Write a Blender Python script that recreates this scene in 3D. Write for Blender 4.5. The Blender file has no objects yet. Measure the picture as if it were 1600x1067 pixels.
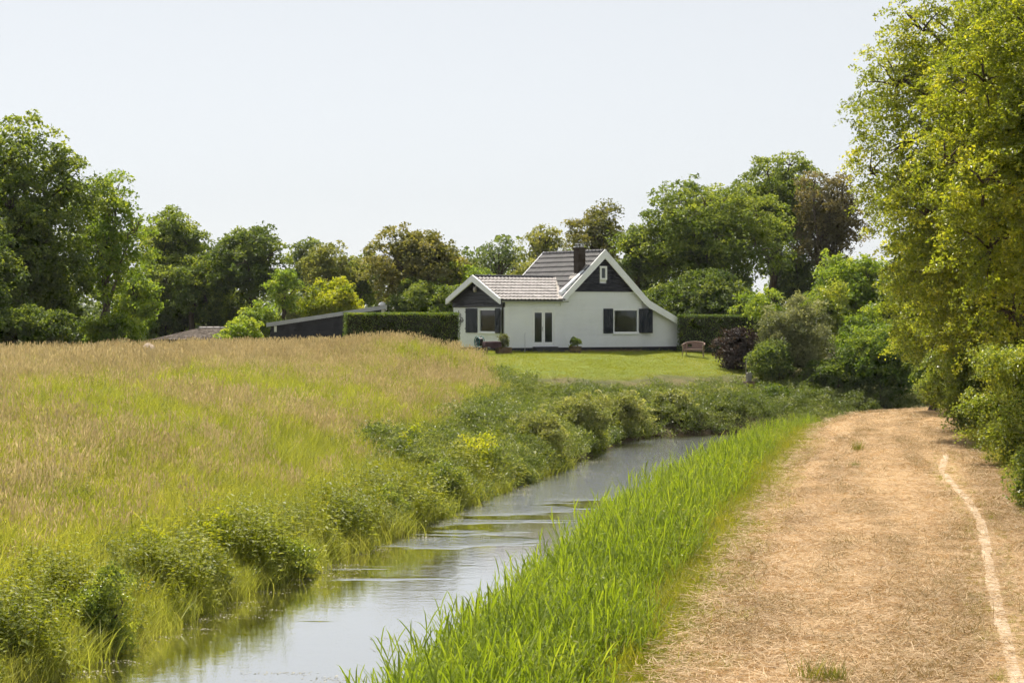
import bpy, math, random
import numpy as np
from mathutils import Vector, Matrix

# ------------------------------------------------------------------ camera, sky, sun, exposure
SC = bpy.context.scene
COL = SC.collection
FPX, HOR, CZ = 3556.0, 490.0, 4.3          # focal length in px of a 1600 px wide frame, horizon row, eye height
cam = bpy.data.cameras.new('camera'); cam_o = bpy.data.objects.new('camera', cam); COL.objects.link(cam_o)
cam.sensor_width = 36.0; cam.lens = 36.0 * FPX / 1600.0
cam.shift_y = -(533.5 - HOR) / 1600.0
cam.clip_start = 0.5; cam.clip_end = 8000
cam_o.location = (0, 0, CZ); cam_o.rotation_euler = (math.pi / 2, 0, 0)
SC.camera = cam_o
SUN_AZ, SUN_EL = math.radians(-25), math.radians(59)
EXPOSURE, SKY_STRENGTH, HAZE_VEIL = 0.72, 0.075, 0.5       # veil: how far thin high haze evens out the whole sky
world = bpy.data.worlds.new('World'); SC.world = world; world.use_nodes = True
wn = world.node_tree; wn.nodes.clear()
sky = wn.nodes.new('ShaderNodeTexSky'); sky.sky_type = 'NISHITA'; sky.sun_disc = False
sky.sun_elevation = SUN_EL; sky.sun_rotation = SUN_AZ
sky.air_density = 0.8; sky.dust_density = 0.5; sky.ozone_density = 1.0
hs = wn.nodes.new('ShaderNodeHueSaturation'); hs.inputs['Saturation'].default_value = 0.22
bg = wn.nodes.new('ShaderNodeBackground'); bg.inputs['Strength'].default_value = SKY_STRENGTH
veil = wn.nodes.new('ShaderNodeMix'); veil.data_type = 'RGBA'; veil.inputs[0].default_value = HAZE_VEIL
veil.inputs[7].default_value = (*[c / SKY_STRENGTH / 2 ** EXPOSURE for c in (.80, .84, .885)], 1)
wo = wn.nodes.new('ShaderNodeOutputWorld')
wn.links.new(sky.outputs[0], hs.inputs['Color']); wn.links.new(hs.outputs[0], veil.inputs[6]); wn.links.new(veil.outputs[2], bg.inputs['Color']); wn.links.new(bg.outputs[0], wo.inputs['Surface'])
sd = Vector((math.sin(SUN_AZ) * math.cos(SUN_EL), math.cos(SUN_AZ) * math.cos(SUN_EL), math.sin(SUN_EL)))
sl = bpy.data.lights.new('sun', 'SUN'); sl.energy = 5.0; sl.angle = math.radians(0.53); sl.color = (1.0, 0.925, 0.80)
so = bpy.data.objects.new('sun', sl); COL.objects.link(so); so.rotation_euler = sd.to_track_quat('Z', 'Y').to_euler(); so.location = (20, 60, 60)
SC.view_settings.view_transform = 'Standard'; SC.view_settings.look = 'None'
SC.view_settings.exposure = EXPOSURE; SC.view_settings.gamma = 1.0; SC.view_settings.use_curve_mapping = False
SC.render.engine = 'CYCLES'
SC.cycles.max_bounces = 5; SC.cycles.diffuse_bounces = 3; SC.cycles.glossy_bounces = 2
SC.cycles.transmission_bounces = 4; SC.cycles.transparent_max_bounces = 8
SC.cycles.sample_clamp_indirect = 4.0; SC.cycles.use_adaptive_sampling = True; SC.cycles.adaptive_threshold = 0.03; SC.cycles.adaptive_min_samples = 12

RNG = np.random.default_rng(7)
random.seed(7)

def world_x(px, Y): return (px - 800.0) / FPX * Y
def world_z(py, Y): return CZ - (py - HOR) / FPX * Y

# ------------------------------------------------------------------ noise (numpy)
_PERM = np.random.default_rng(11).random((256, 256))
def vnoise(x, y, s=1.0, o=0):
    x = np.asarray(x, float) / s + 37.3 * (o + 1); y = np.asarray(y, float) / s + 91.7 * (o + 1)
    xi = np.floor(x).astype(int); yi = np.floor(y).astype(int); fx = x - xi; fy = y - yi
    fx = fx * fx * (3 - 2 * fx); fy = fy * fy * (3 - 2 * fy)
    g = lambda a, b: _PERM[a & 255, b & 255]
    return (g(xi, yi) * (1 - fx) + g(xi + 1, yi) * fx) * (1 - fy) + (g(xi, yi + 1) * (1 - fx) + g(xi + 1, yi + 1) * fx) * fy
def fnoise(x, y, s=1.0, o=0):
    return (vnoise(x, y, s, o) * 4 + vnoise(x, y, s / 2.1, o + 3) * 2 + vnoise(x, y, s / 4.3, o + 5)) / 7
def sstep(a, b, x):
    t = np.clip((np.asarray(x, float) - a) / (b - a), 0, 1); return t * t * (3 - 2 * t)

# ------------------------------------------------------------------ terrain
LEFT_EDGE = np.array([(-13.5, -20), (-11, 0), (-9.6, 18), (-7.8, 28), (-6.95, 33.3), (-5.35, 43.2), (-2.9, 54.9), (-.45, 68.6), (1.35, 76.8), (4.7, 96), (6.4, 99.9), (9.6, 102.0), (13.5, 105.2), (19, 110), (28, 117), (60, 136), (200, 210)], float)
RIGHT_EDGE = np.array([(-8, -20), (-5.4, 0), (-2.7, 15), (-1.25, 26.5), (-.15, 34.8), (.95, 42.5), (3.4, 58.8), (6.1, 72.8), (7.6, 80.5), (9.6, 90), (12, 96.5), (16.5, 101), (23, 106.3), (31, 112), (62, 130), (205, 205)], float)
PATH_LEFT = np.array([(-2.2, 0), (.2, 15), (1.94, 26.5), (5.4, 49.3), (9.4, 72.8), (12.2, 89), (14.9, 98.5), (18.6, 103.2), (26, 109), (34, 114)], float)
PATH_RIGHT = np.array([(3.6, 0), (6.0, 15), (7.7, 26.5), (11.3, 49.3), (13.6, 62), (15.0, 74), (17.4, 88), (19.6, 96), (23, 100), (30, 104.5), (38, 109)], float)
def sdist(P, x, y):
    """signed distance to a polyline, positive on its left-hand side when walking along it"""
    x = np.asarray(x, float); y = np.asarray(y, float); best = np.full(x.shape, 1e9); sg = np.ones(x.shape)
    for (ax, ay), (bx, by) in zip(P[:-1], P[1:]):
        dx, dy = bx - ax, by - ay; t = np.clip(((x - ax) * dx + (y - ay) * dy) / (dx * dx + dy * dy), 0, 1)
        d = np.hypot(x - ax - t * dx, y - ay - t * dy); c = dx * (y - ay) - dy * (x - ax)
        m = d < best - 1e-9; best = np.where(m, d, best); sg = np.where(m, np.where(c >= 0, 1, -1), sg)
    return best * sg
PD = np.array([-60, -3.2, -2.2, -.5, 0, .35, 1.2, 3, 6, 9.5, 14, 18, 26, 400]); PZ = np.array([-1.9, -1.9, -1.8, -1.4, -1.12, -.92, -.58, .0, 1.0, 1.65, 2.2, 2.35, 2.35, 2.35])
RD = np.array([-60, -2.5, -.4, 0, .5, 3.3, 4.2, 400]); RZ = np.array([9, -1.85, -1.3, -1.1, -.85, -.12, -.02, -.02])
WATER_Z = -1.1
def H(x, y):
    x = np.asarray(x, float); y = np.asarray(y, float)
    dl = sdist(LEFT_EDGE, x, y); dr = -sdist(RIGHT_EDGE, x, y)
    wob = (fnoise(x, y, 2.2, 2) - .5)
    zl = np.interp(dl + wob * .8 * sstep(2.5, 0, np.abs(dl)), PD, PZ)
    zl = zl + (-.12) * sstep(8, 14, dl) * sstep(0, -6, x) * (1 - sstep(16, 30, dl)) + .72 * np.exp(-((x + 5.2) / 3.0) ** 2 - ((y - 104) / 6) ** 2) * sstep(3, 10, dl)
    zl = zl + wob * .22 * sstep(.6, 3, dl) * (1 - sstep(10, 14, dl) * sstep(-3, 0, x))
    zr = np.interp(dr, RD, RZ) + .5 * sstep(11, 20, dr)
    z = np.where(dr > -.01, zr, zl)
    z = np.where((dl < 0) & (dr < 0), np.maximum(np.interp(-dr, [0, .4, 2.5], [-1.1, -1.3, -1.85]), -1.85) * 1.0, z)
    z = np.where((dl < 0) & (dr < 0), np.maximum(z, np.interp(dl, PD, PZ)), z)
    return z
def h1(x, y): return float(H(np.array([x]), np.array([y]))[0])

# ------------------------------------------------------------------ node helpers
def new_mat(name):
    m = bpy.data.materials.new(name); m.use_nodes = True; nt = m.node_tree; nt.nodes.clear()
    o = nt.nodes.new('ShaderNodeOutputMaterial'); return m, nt, o
def N(nt, t, **kw):
    n = nt.nodes.new(t)
    for k, v in kw.items():
        if k in n.inputs: n.inputs[k].default_value = v
        else: setattr(n, k, v)
    return n
def ramp(nt, stops):
    r = nt.nodes.new('ShaderNodeValToRGB'); e = r.color_ramp.elements
    while len(e) < len(stops): e.new(0.5)
    for i, (p, c) in enumerate(stops): e[i].position = p; e[i].color = (*c, 1)
    return r
def noise(nt, scale, detail=4, rough=.55, vec=None, dist=0):
    n = N(nt, 'ShaderNodeTexNoise', Scale=scale, Detail=detail, Roughness=rough, Distortion=dist)
    if vec is not None: nt.links.new(vec, n.inputs['Vector'])
    return n
def coords(nt, kind='Object', scale=None):
    t = nt.nodes.new('ShaderNodeTexCoord')
    if scale is None: return t.outputs[kind]
    mp = N(nt, 'ShaderNodeMapping'); mp.inputs['Scale'].default_value = scale
    nt.links.new(t.outputs[kind], mp.inputs['Vector']); return mp.outputs[0]
def plain(name, col, rough=.6, spec=.4, var=.15, scale=6.0, bump=0.0, bscale=40.0, metal=0.0, stretch=None):
    """a painted or natural surface: noise-broken colour and a fine relief"""
    m, nt, o = new_mat(name); p = N(nt, 'ShaderNodeBsdfPrincipled', Roughness=rough, Metallic=metal)
    p.inputs['Specular IOR Level'].default_value = spec
    v = coords(nt, 'Object', stretch)
    n = noise(nt, scale, 5, .6, v); c = np.array(col)
    r = ramp(nt, [(.25, tuple(c * (1 - var))), (.75, tuple(np.minimum(c * (1 + var), .95)))])
    nt.links.new(n.outputs['Fac'], r.inputs[0]); nt.links.new(r.outputs[0], p.inputs['Base Color'])
    if bump:
        b = N(nt, 'ShaderNodeBump', Strength=bump, Distance=.02); n2 = noise(nt, bscale, 4, .6, v)
        nt.links.new(n2.outputs['Fac'], b.inputs['Height']); nt.links.new(b.outputs[0], p.inputs['Normal'])
    nt.links.new(p.outputs[0], o.inputs['Surface']); return m
LEAF_GAIN = 1.95
def leaf_mat(name, cols, trans=.45, tcol=None, rough=.5, spec=.35, inst=False, gain=None):
    m, nt, o = new_mat(name); cols = [tuple(np.array(c) * (gain or LEAF_GAIN)) for c in cols]
    a = N(nt, 'ShaderNodeAttribute', attribute_name='tint')
    if inst:
        a0 = a; ai = N(nt, 'ShaderNodeAttribute', attribute_name='itint', attribute_type='INSTANCER')
        a = N(nt, 'ShaderNodeMath', operation='ADD'); hm = [N(nt, 'ShaderNodeMath', operation='MULTIPLY') for _ in (0, 1)]
        for q, (src, f) in zip(hm, ((a0, .45), (ai, .55))): q.inputs[1].default_value = f; nt.links.new(src.outputs['Fac'], q.inputs[0])
        nt.links.new(hm[0].outputs[0], a.inputs[0]); nt.links.new(hm[1].outputs[0], a.inputs[1])
    k = len(cols); r = ramp(nt, [(i / (k - 1), c) for i, c in enumerate(cols)])
    nt.links.new(a.outputs[0] if inst else a.outputs['Fac'], r.inputs[0])
    p = N(nt, 'ShaderNodeBsdfPrincipled', Roughness=rough); p.inputs['Specular IOR Level'].default_value = spec
    nt.links.new(r.outputs[0], p.inputs['Base Color'])
    t = N(nt, 'ShaderNodeBsdfTranslucent')
    tc = N(nt, 'ShaderNodeMix', data_type='RGBA', blend_type='MULTIPLY'); tc.inputs['Factor'].default_value = 1
    nt.links.new(r.outputs[0], tc.inputs[6]); tc.inputs[7].default_value = (*(tcol or (1.9, 1.7, .7)), 1)
    nt.links.new(tc.outputs[2], t.inputs['Color'])
    mx = N(nt, 'ShaderNodeMixShader'); mx.inputs[0].default_value = trans
    nt.links.new(p.outputs[0], mx.inputs[1]); nt.links.new(t.outputs[0], mx.inputs[2]); nt.links.new(mx.outputs[0], o.inputs['Surface'])
    return m

# ------------------------------------------------------------------ object helpers
def tag(o, label=None, cat=None, group=None, kind=None):
    if label: o['label'] = label
    if cat: o['category'] = cat
    if group: o['group'] = group
    if kind: o['kind'] = kind
    return o
def empty(name, loc, rz=0.0, **kw):
    o = bpy.data.objects.new(name, None); COL.objects.link(o); o.location = loc; o.rotation_euler = (0, 0, rz); o.empty_display_size = .3
    return tag(o, **kw)
def link(name, me, parent=None, loc=None, **kw):
    o = bpy.data.objects.new(name, me); COL.objects.link(o)
    if parent: o.parent = parent
    if loc is not None: o.location = loc
    return tag(o, **kw)
def np_mesh(name, V, F, mats, smooth=False, fattr=None, midx=None):
    """V (n,3), F (m,4) quads or (m,3); fattr = {name: per-face floats}"""
    me = bpy.data.meshes.new(name); V = np.asarray(V, np.float32); F = np.asarray(F, np.int32); k = F.shape[1]
    me.vertices.add(len(V)); me.vertices.foreach_set('co', V.ravel())
    me.loops.add(F.size); me.loops.foreach_set('vertex_index', F.ravel())
    me.polygons.add(len(F)); me.polygons.foreach_set('loop_start', np.arange(0, F.size, k, dtype=np.int32))
    try: me.polygons.foreach_set('loop_total', np.full(len(F), k, np.int32))
    except Exception: pass
    if smooth: me.polygons.foreach_set('use_smooth', np.ones(len(F), bool))
    else: me.polygons.foreach_set('use_smooth', np.zeros(len(F), bool))
    for m in (mats if isinstance(mats, (list, tuple)) else [mats]): me.materials.append(m)
    if midx is not None: me.polygons.foreach_set('material_index', np.asarray(midx, np.int32))
    for kx, v in (fattr or {}).items():
        a = me.attributes.new(kx, 'FLOAT', 'FACE'); a.data.foreach_set('value', np.asarray(v, np.float32))
    me.update(calc_edges=True); return me

class MB:
    """collects shapes for one mesh"""
    def __init__(s): s.v = []; s.f = []; s.mi = []
    def add(s, vs, fs, mi=0):
        k = len(s.v); s.v += [tuple(map(float, p)) for p in vs]; s.f += [tuple(i + k for i in f) for f in fs]; s.mi += [mi] * len(fs); return s
    def box(s, x0, x1, y0, y1, z0, z1, mi=0):
        x0, x1 = sorted((x0, x1)); y0, y1 = sorted((y0, y1)); z0, z1 = sorted((z0, z1))
        return s.add([(x0, y0, z0), (x1, y0, z0), (x1, y1, z0), (x0, y1, z0), (x0, y0, z1), (x1, y0, z1), (x1, y1, z1), (x0, y1, z1)],
                     [(0, 3, 2, 1), (4, 5, 6, 7), (0, 1, 5, 4), (1, 2, 6, 5), (2, 3, 7, 6), (3, 0, 4, 7)], mi)
    def prism(s, poly, d, axis='y', mi=0):
        """poly: counter-clockwise 2-D outline, pushed out from d[0] to d[1] along axis"""
        n = len(poly)
        def P(u, v, w): return {'y': (u, w, v), 'x': (w, u, v), 'z': (u, v, w)}[axis]
        vs = [P(u, v, d[0]) for u, v in poly] + [P(u, v, d[1]) for u, v in poly]
        fs = [tuple(range(n)), tuple(range(2 * n - 1, n - 1, -1))] + [(i, i + n, (i + 1) % n + n, (i + 1) % n) for i in range(n)]
        return s.add(vs, fs, mi)
    def tube(s, pts, rad, n=7, cap=True, mi=0):
        pts = [Vector(p) for p in pts]; rad = rad if isinstance(rad, (list, tuple)) else [rad] * len(pts); k = len(s.v); up = Vector((.31, .17, .93)); rings = []
        for i, p in enumerate(pts):
            t = (pts[min(i + 1, len(pts) - 1)] - pts[max(i - 1, 0)]).normalized(); a = t.cross(up)
            if a.length < .05: a = t.cross(Vector((1, 0, 0)))
            a.normalize(); b = t.cross(a)
            rings.append([p + (a * math.cos(2 * math.pi * j / n) + b * math.sin(2 * math.pi * j / n)) * rad[i] for j in range(n)])
        vs = [q for r in rings for q in r]; fs = []
        for i in range(len(pts) - 1):
            for j in range(n): fs.append((i * n + j, i * n + (j + 1) % n, (i + 1) * n + (j + 1) % n, (i + 1) * n + j))
        if cap: fs += [tuple(range(n - 1, -1, -1)), tuple((len(pts) - 1) * n + j for j in range(n))]
        return s.add(vs, fs, mi)
    def lathe(s, prof, c=(0, 0, 0), n=20, mi=0):
        vs = [(c[0] + r * math.cos(2 * math.pi * j / n), c[1] + r * math.sin(2 * math.pi * j / n), c[2] + z) for r, z in prof for j in range(n)]
        fs = [(i * n + j, i * n + (j + 1) % n, (i + 1) * n + (j + 1) % n, (i + 1) * n + j) for i in range(len(prof) - 1) for j in range(n)]
        return s.add(vs, fs, mi)
    def mesh(s, name, mats, smooth=False):
        me = bpy.data.meshes.new(name); me.from_pydata(s.v, [], s.f)
        for m in (mats if isinstance(mats, (list, tuple)) else [mats]): me.materials.append(m)
        me.polygons.foreach_set('material_index', np.array(s.mi, np.int32))
        me.polygons.foreach_set('use_smooth', np.full(len(s.f), smooth)); me.update(); return me
    def build(s, name, mats, parent=None, smooth=False, loc=None, **kw):
        return link(name, s.mesh(name, mats, smooth), parent, loc, **kw)
def rot2(p, a): return (p[0] * math.cos(a) - p[1] * math.sin(a), p[0] * math.sin(a) + p[1] * math.cos(a))
# ------------------------------------------------------------------ ground sheet, water, path
def axis_steps(lo, hi, step, outer_lo, outer_hi):
    return np.concatenate([outer_lo, np.arange(lo, hi + 1e-6, step), outer_hi])
gx = axis_steps(-34, 44, .5, np.array([-2500, -900, -400, -200, -120, -80, -60, -48, -40]), np.array([48, 56, 70, 90, 130, 200, 400, 900, 2500.]))
gy = axis_steps(20, 128, .5, np.array([-400, -120, -40, -15, -5, 3, 9, 14, 17]), np.array([132, 140, 155, 180, 230, 320, 500, 900, 1600, 3000.]))
GX, GY = np.meshgrid(gx, gy); GZ = H(GX, GY)
dlG = sdist(LEFT_EDGE, GX, GY); drG = -sdist(RIGHT_EDGE, GX, GY)
inpath = (-sdist(PATH_LEFT, GX, GY) > .35) & (sdist(PATH_RIGHT, GX, GY) > .35) & (GY > 3) & (GY < 108)
GZ = np.where(inpath, GZ - .05, GZ)
far = sstep(130, 300, np.hypot(GX, GY)); GZ = GZ * (1 - far) + 2.2 * far
ny, nx = GX.shape; idx = np.arange(nx * ny).reshape(ny, nx)
F = np.stack([idx[:-1, :-1], idx[:-1, 1:], idx[1:, 1:], idx[1:, :-1]], -1).reshape(-1, 4)
m, nt, o = new_mat('ground_soil')
p = N(nt, 'ShaderNodeBsdfPrincipled', Roughness=.9); p.inputs['Specular IOR Level'].default_value = .2
la = N(nt, 'ShaderNodeAttribute', attribute_name='lawn'); mu = N(nt, 'ShaderNodeAttribute', attribute_name='mud')
oc = coords(nt); n1 = noise(nt, .7, 6, .65, oc); n2 = noise(nt, 9, 5, .7, oc)
r1 = ramp(nt, [(.3, (.055, .06, .018)), (.55, (.11, .105, .035)), (.75, (.17, .13, .06))]); nt.links.new(n1.outputs[0], r1.inputs[0])
n3 = noise(nt, .35, 7, .72, oc)
r2 = ramp(nt, [(.25, (.12, .165, .026)), (.5, (.165, .205, .032)), (.75, (.23, .235, .05))]); nt.links.new(n3.outputs[0], r2.inputs[0])
mx1 = N(nt, 'ShaderNodeMix', data_type='RGBA'); nt.links.new(la.outputs['Fac'], mx1.inputs[0]); nt.links.new(r1.outputs[0], mx1.inputs[6]); nt.links.new(r2.outputs[0], mx1.inputs[7])
r3 = ramp(nt, [(.3, (.05, .037, .02)), (.7, (.13, .095, .055))]); nt.links.new(n2.outputs[0], r3.inputs[0])
mx2 = N(nt, 'ShaderNodeMix', data_type='RGBA'); nt.links.new(mu.outputs['Fac'], mx2.inputs[0]); nt.links.new(mx1.outputs[2], mx2.inputs[6]); nt.links.new(r3.outputs[0], mx2.inputs[7])
nt.links.new(mx2.outputs[2], p.inputs['Base Color'])
b = N(nt, 'ShaderNodeBump', Strength=.8, Distance=.06); nb = noise(nt, 14, 5, .7, oc); nt.links.new(nb.outputs[0], b.inputs['Height']); nt.links.new(b.outputs[0], p.inputs['Normal'])
nt.links.new(p.outputs[0], o.inputs['Surface'])
me = np_mesh('ground', np.stack([GX, GY, GZ], -1).reshape(-1, 3), F, m, smooth=True)
def lawn_mask(x, y):
    dl = sdist(LEFT_EDGE, x, y); x = np.asarray(x, float)
    return sstep(6.6, 8.2, dl + 1.6 * (fnoise(x, y, 1.6, 4) - .5)) * sstep(-2.6 + .25 * (112 - np.asarray(y, float)), -1.6 + .25 * (112 - np.asarray(y, float)), x) * sstep(13.0, 12.0, x + .8 * (fnoise(x, y, 1.2, 8) - .5)) * sstep(96, 100, y) * (1 - sstep(122, 126, y))
a = me.attributes.new('lawn', 'FLOAT', 'POINT'); a.data.foreach_set('value', lawn_mask(GX, GY).ravel().astype(np.float32))
mud = np.maximum(sstep(-.5, -.85, GZ), 0) ; a = me.attributes.new('mud', 'FLOAT', 'POINT'); a.data.foreach_set('value', mud.ravel().astype(np.float32))
link('ground', me, kind='structure')

# water: one level sheet between the banks (its rim lies inside the banks)
wy = np.concatenate([np.arange(-18, 100, 2.0)])
wl = np.interp(wy, LEFT_EDGE[:11, 1], LEFT_EDGE[:11, 0]); wr = np.interp(wy, RIGHT_EDGE[:11, 1], RIGHT_EDGE[:11, 0])
WV = [(x - .9, y, WATER_Z) for x, y in LEFT_EDGE] ; 
def offset_line(P, d):
    t = np.gradient(P, axis=0); t /= np.linalg.norm(t, axis=1)[:, None]; return P + np.stack([-t[:, 1], t[:, 0]], -1) * d
def resample(P, n):
    s = np.concatenate([[0], np.cumsum(np.linalg.norm(np.diff(P, axis=0), axis=1))]); q = np.linspace(0, s[-1], n); return np.stack([np.interp(q, s, P[:, 0]), np.interp(q, s, P[:, 1])], -1)
A_ = resample(offset_line(LEFT_EDGE, .8), 160); B_ = resample(offset_line(RIGHT_EDGE, -.8), 160)
V = np.concatenate([np.c_[A_, np.full(160, WATER_Z)], np.c_[B_, np.full(160, WATER_Z)]]); i = np.arange(159)
m, nt, o = new_mat('canal_water')
p = N(nt, 'ShaderNodeBsdfPrincipled', Roughness=.02, IOR=1.333); p.inputs['Base Color'].default_value = (.045, .042, .014, 1)
p.inputs['Specular IOR Level'].default_value = .5
g = N(nt, 'ShaderNodeNewGeometry'); pos = g.outputs['Position']
def mapped(sc, rz=0):
    mp = N(nt, 'ShaderNodeMapping'); mp.inputs['Scale'].default_value = sc; mp.inputs['Rotation'].default_value = (0, 0, rz); nt.links.new(pos, mp.inputs['Vector']); return mp.outputs[0]
ban = noise(nt, 1.0, 3, .6, mapped((.16, .34, 1)))                      # wind lanes across the canal
sx = N(nt, 'ShaderNodeSeparateXYZ'); nt.links.new(pos, sx.inputs[0])
yr = N(nt, 'ShaderNodeMapRange'); yr.inputs[1].default_value = 40; yr.inputs[2].default_value = 82; yr.inputs[3].default_value = -.14; yr.inputs[4].default_value = .34; nt.links.new(sx.outputs[1], yr.inputs[0])
ad = N(nt, 'ShaderNodeMath', operation='ADD'); nt.links.new(ban.outputs[0], ad.inputs[0]); nt.links.new(yr.outputs[0], ad.inputs[1])
msk = N(nt, 'ShaderNodeMapRange', interpolation_type='SMOOTHSTEP'); msk.inputs[1].default_value = .53; msk.inputs[2].default_value = .66; msk.inputs[3].default_value = .03; msk.inputs[4].default_value = 1; nt.links.new(ad.outputs[0], msk.inputs[0])
rip = noise(nt, 5.0, 4, .6, mapped((1, .8, 1))); rip2 = noise(nt, 1.3, 2, .5, mapped((.5, 1.6, 1)))
rp = N(nt, 'ShaderNodeMath', operation='MULTIPLY'); rp.inputs[1].default_value = 1.3; nt.links.new(rip.outputs[0], rp.inputs[0]); h2 = N(nt, 'ShaderNodeMath', operation='MULTIPLY'); nt.links.new(rp.outputs[0], h2.inputs[0]); nt.links.new(msk.outputs[0], h2.inputs[1])
h3 = N(nt, 'ShaderNodeMath', operation='MULTIPLY_ADD'); nt.links.new(rip2.outputs[0], h3.inputs[0]); h3.inputs[1].default_value = .03; nt.links.new(h2.outputs[0], h3.inputs[2])
b = N(nt, 'ShaderNodeBump', Strength=1.0, Distance=.065); nt.links.new(h3.outputs[0], b.inputs['Height']); nt.links.new(b.outputs[0], p.inputs['Normal'])
gls = N(nt, 'ShaderNodeBsdfGlossy', Roughness=.015); gls.inputs['Color'].default_value = (1, 1, 1, 1); nt.links.new(b.outputs[0], gls.inputs['Normal']); mxs = N(nt, 'ShaderNodeMixShader'); mxs.inputs[0].default_value = .6
nt.links.new(p.outputs[0], mxs.inputs[1]); nt.links.new(gls.outputs[0], mxs.inputs[2]); nt.links.new(mxs.outputs[0], o.inputs['Surface'])
link('canal_water', np_mesh('canal_water', V, np.stack([i, i + 160, i + 161, i + 1], -1), m), kind='structure')

# mown straw path: its own sheet with a shallow relief
def path_point(u, s):   # u 0..1 across, s = arc 0..1
    return None
PL = resample(PATH_LEFT, 420); PR = resample(PATH_RIGHT, 420); nu = 30
U = np.linspace(0, 1, nu)
PX = PL[:, None, 0] * (1 - U) + PR[:, None, 0] * U; PY = PL[:, None, 1] * (1 - U) + PR[:, None, 1] * U
edge = np.minimum(U, 1 - U)[None, :] * 5.6
PZ_ = .012 + .05 * (fnoise(PX, PY, .8, 6) - .5) + .05 * (fnoise(PX, PY, 3.0, 7) - .5); PZ_ = np.minimum(PZ_, .04) - .12 * sstep(.45, 0, edge)
idx = np.arange(PX.size).reshape(PX.shape)
F = np.stack([idx[:-1, :-1], idx[:-1, 1:], idx[1:, 1:], idx[1:, :-1]], -1).reshape(-1, 4)
m, nt, o = new_mat('mown_straw')
p = N(nt, 'ShaderNodeBsdfPrincipled', Roughness=.85); p.inputs['Specular IOR Level'].default_value = .2
oc = coords(nt); n1 = noise(nt, .45, 6, .7, oc); n2 = noise(nt, 22, 6, .75, coords(nt, 'Object', (1, .5, 1)))
r1 = ramp(nt, [(.2, (.28, .185, .092)), (.5, (.46, .315, .168)), (.8, (.60, .43, .245))]); at_ = N(nt, 'ShaderNodeAttribute', attribute_name='mow'); av = N(nt, 'ShaderNodeMix'); av.inputs[0].default_value = .6; nt.links.new(n1.outputs[0], av.inputs[2]); nt.links.new(at_.outputs['Fac'], av.inputs[3]); nt.links.new(av.outputs[0], r1.inputs[0])
r2 = ramp(nt, [(.25, (.45, .42, .38)), (.5, (.95, .95, .95)), (.8, (1.25, 1.2, 1.1))]); nt.links.new(n2.outputs[0], r2.inputs[0])
mm = N(nt, 'ShaderNodeMix', data_type='RGBA', blend_type='MULTIPLY'); mm.inputs[0].default_value = 1; nt.links.new(r1.outputs[0], mm.inputs[6]); nt.links.new(r2.outputs[0], mm.inputs[7])
nt.links.new(mm.outputs[2], p.inputs['Base Color'])
b = N(nt, 'ShaderNodeBump', Strength=1.0, Distance=.05); nt.links.new(n2.outputs[0], b.inputs['Height']); nt.links.new(b.outputs[0], p.inputs['Normal'])
nt.links.new(p.outputs[0], o.inputs['Surface'])
me = np_mesh('mown_path', np.stack([PX, PY, PZ_], -1).reshape(-1, 3), F, m, smooth=True)
def mow_streak(x, y):
    d1 = -sdist(PATH_LEFT, x, y); d2 = sdist(PATH_RIGHT, x, y); u = d1 / np.maximum(d1 + d2, .1) * 5.6
    return np.clip(.52 + 1.7 * (fnoise(u, y, 1.0, 13) * .3 + fnoise(u * 3.6, y * .22, 1.6, 14) * .7 - .5) - .3 * sstep(4.2, 5.0, u), 0, 1)
a = me.attributes.new('mow', 'FLOAT', 'POINT'); a.data.foreach_set('value', mow_streak(PX, PY).ravel().astype(np.float32))
link('mown_path', me, kind='structure')
def path_z(x, y): return np.minimum(.012 + .05 * (fnoise(x, y, .8, 6) - .5) + .05 * (fnoise(x, y, 3.0, 7) - .5), .04)

# narrow trodden track along the path
TRK = []
for px, py in [(1640, 1250), (1590, 1067), (1572, 1000), (1556, 940), (1547, 890), (1540, 850), (1531, 812), (1512, 780), (1486, 752), (1472, 737), (1473, 724), (1480, 708)]:
    Y = FPX * (CZ - .02) / (py - HOR); TRK.append((world_x(px, Y), Y))
TRK = np.array(TRK); TRK = resample(TRK, 140)
tg = np.gradient(TRK, axis=0); tg /= np.linalg.norm(tg, axis=1)[:, None]; nr = np.stack([-tg[:, 1], tg[:, 0]], -1)
wv = (.095 + .04 * (fnoise(TRK[:, 0], TRK[:, 1], 1.6, 9) - .5) * 2)[:, None]
cols = []
for k, u in enumerate([-1.25, -.7, 0, .7, 1.25]):
    Q = TRK + nr * wv * u + nr * ((fnoise(TRK[:, 0], TRK[:, 1], .35, 20 + k) - .5) * .07)[:, None]
    cols.append(np.c_[Q, np.maximum(path_z(Q[:, 0], Q[:, 1]), path_z(TRK[:, 0], TRK[:, 1])) + .012 + (-.03 if abs(u) > 1 else 0)])
V = np.stack(cols, 1).reshape(-1, 3); idx = np.arange(len(V)).reshape(-1, 5); F = np.stack([idx[:-1, :-1], idx[:-1, 1:], idx[1:, 1:], idx[1:, :-1]], -1).reshape(-1, 4)
link('dirt_track', np_mesh('dirt_track', V, F, plain('bare_earth', (.47, .37, .265), .95, .1, .3, 9, .6, 30), smooth=True), kind='structure')
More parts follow.
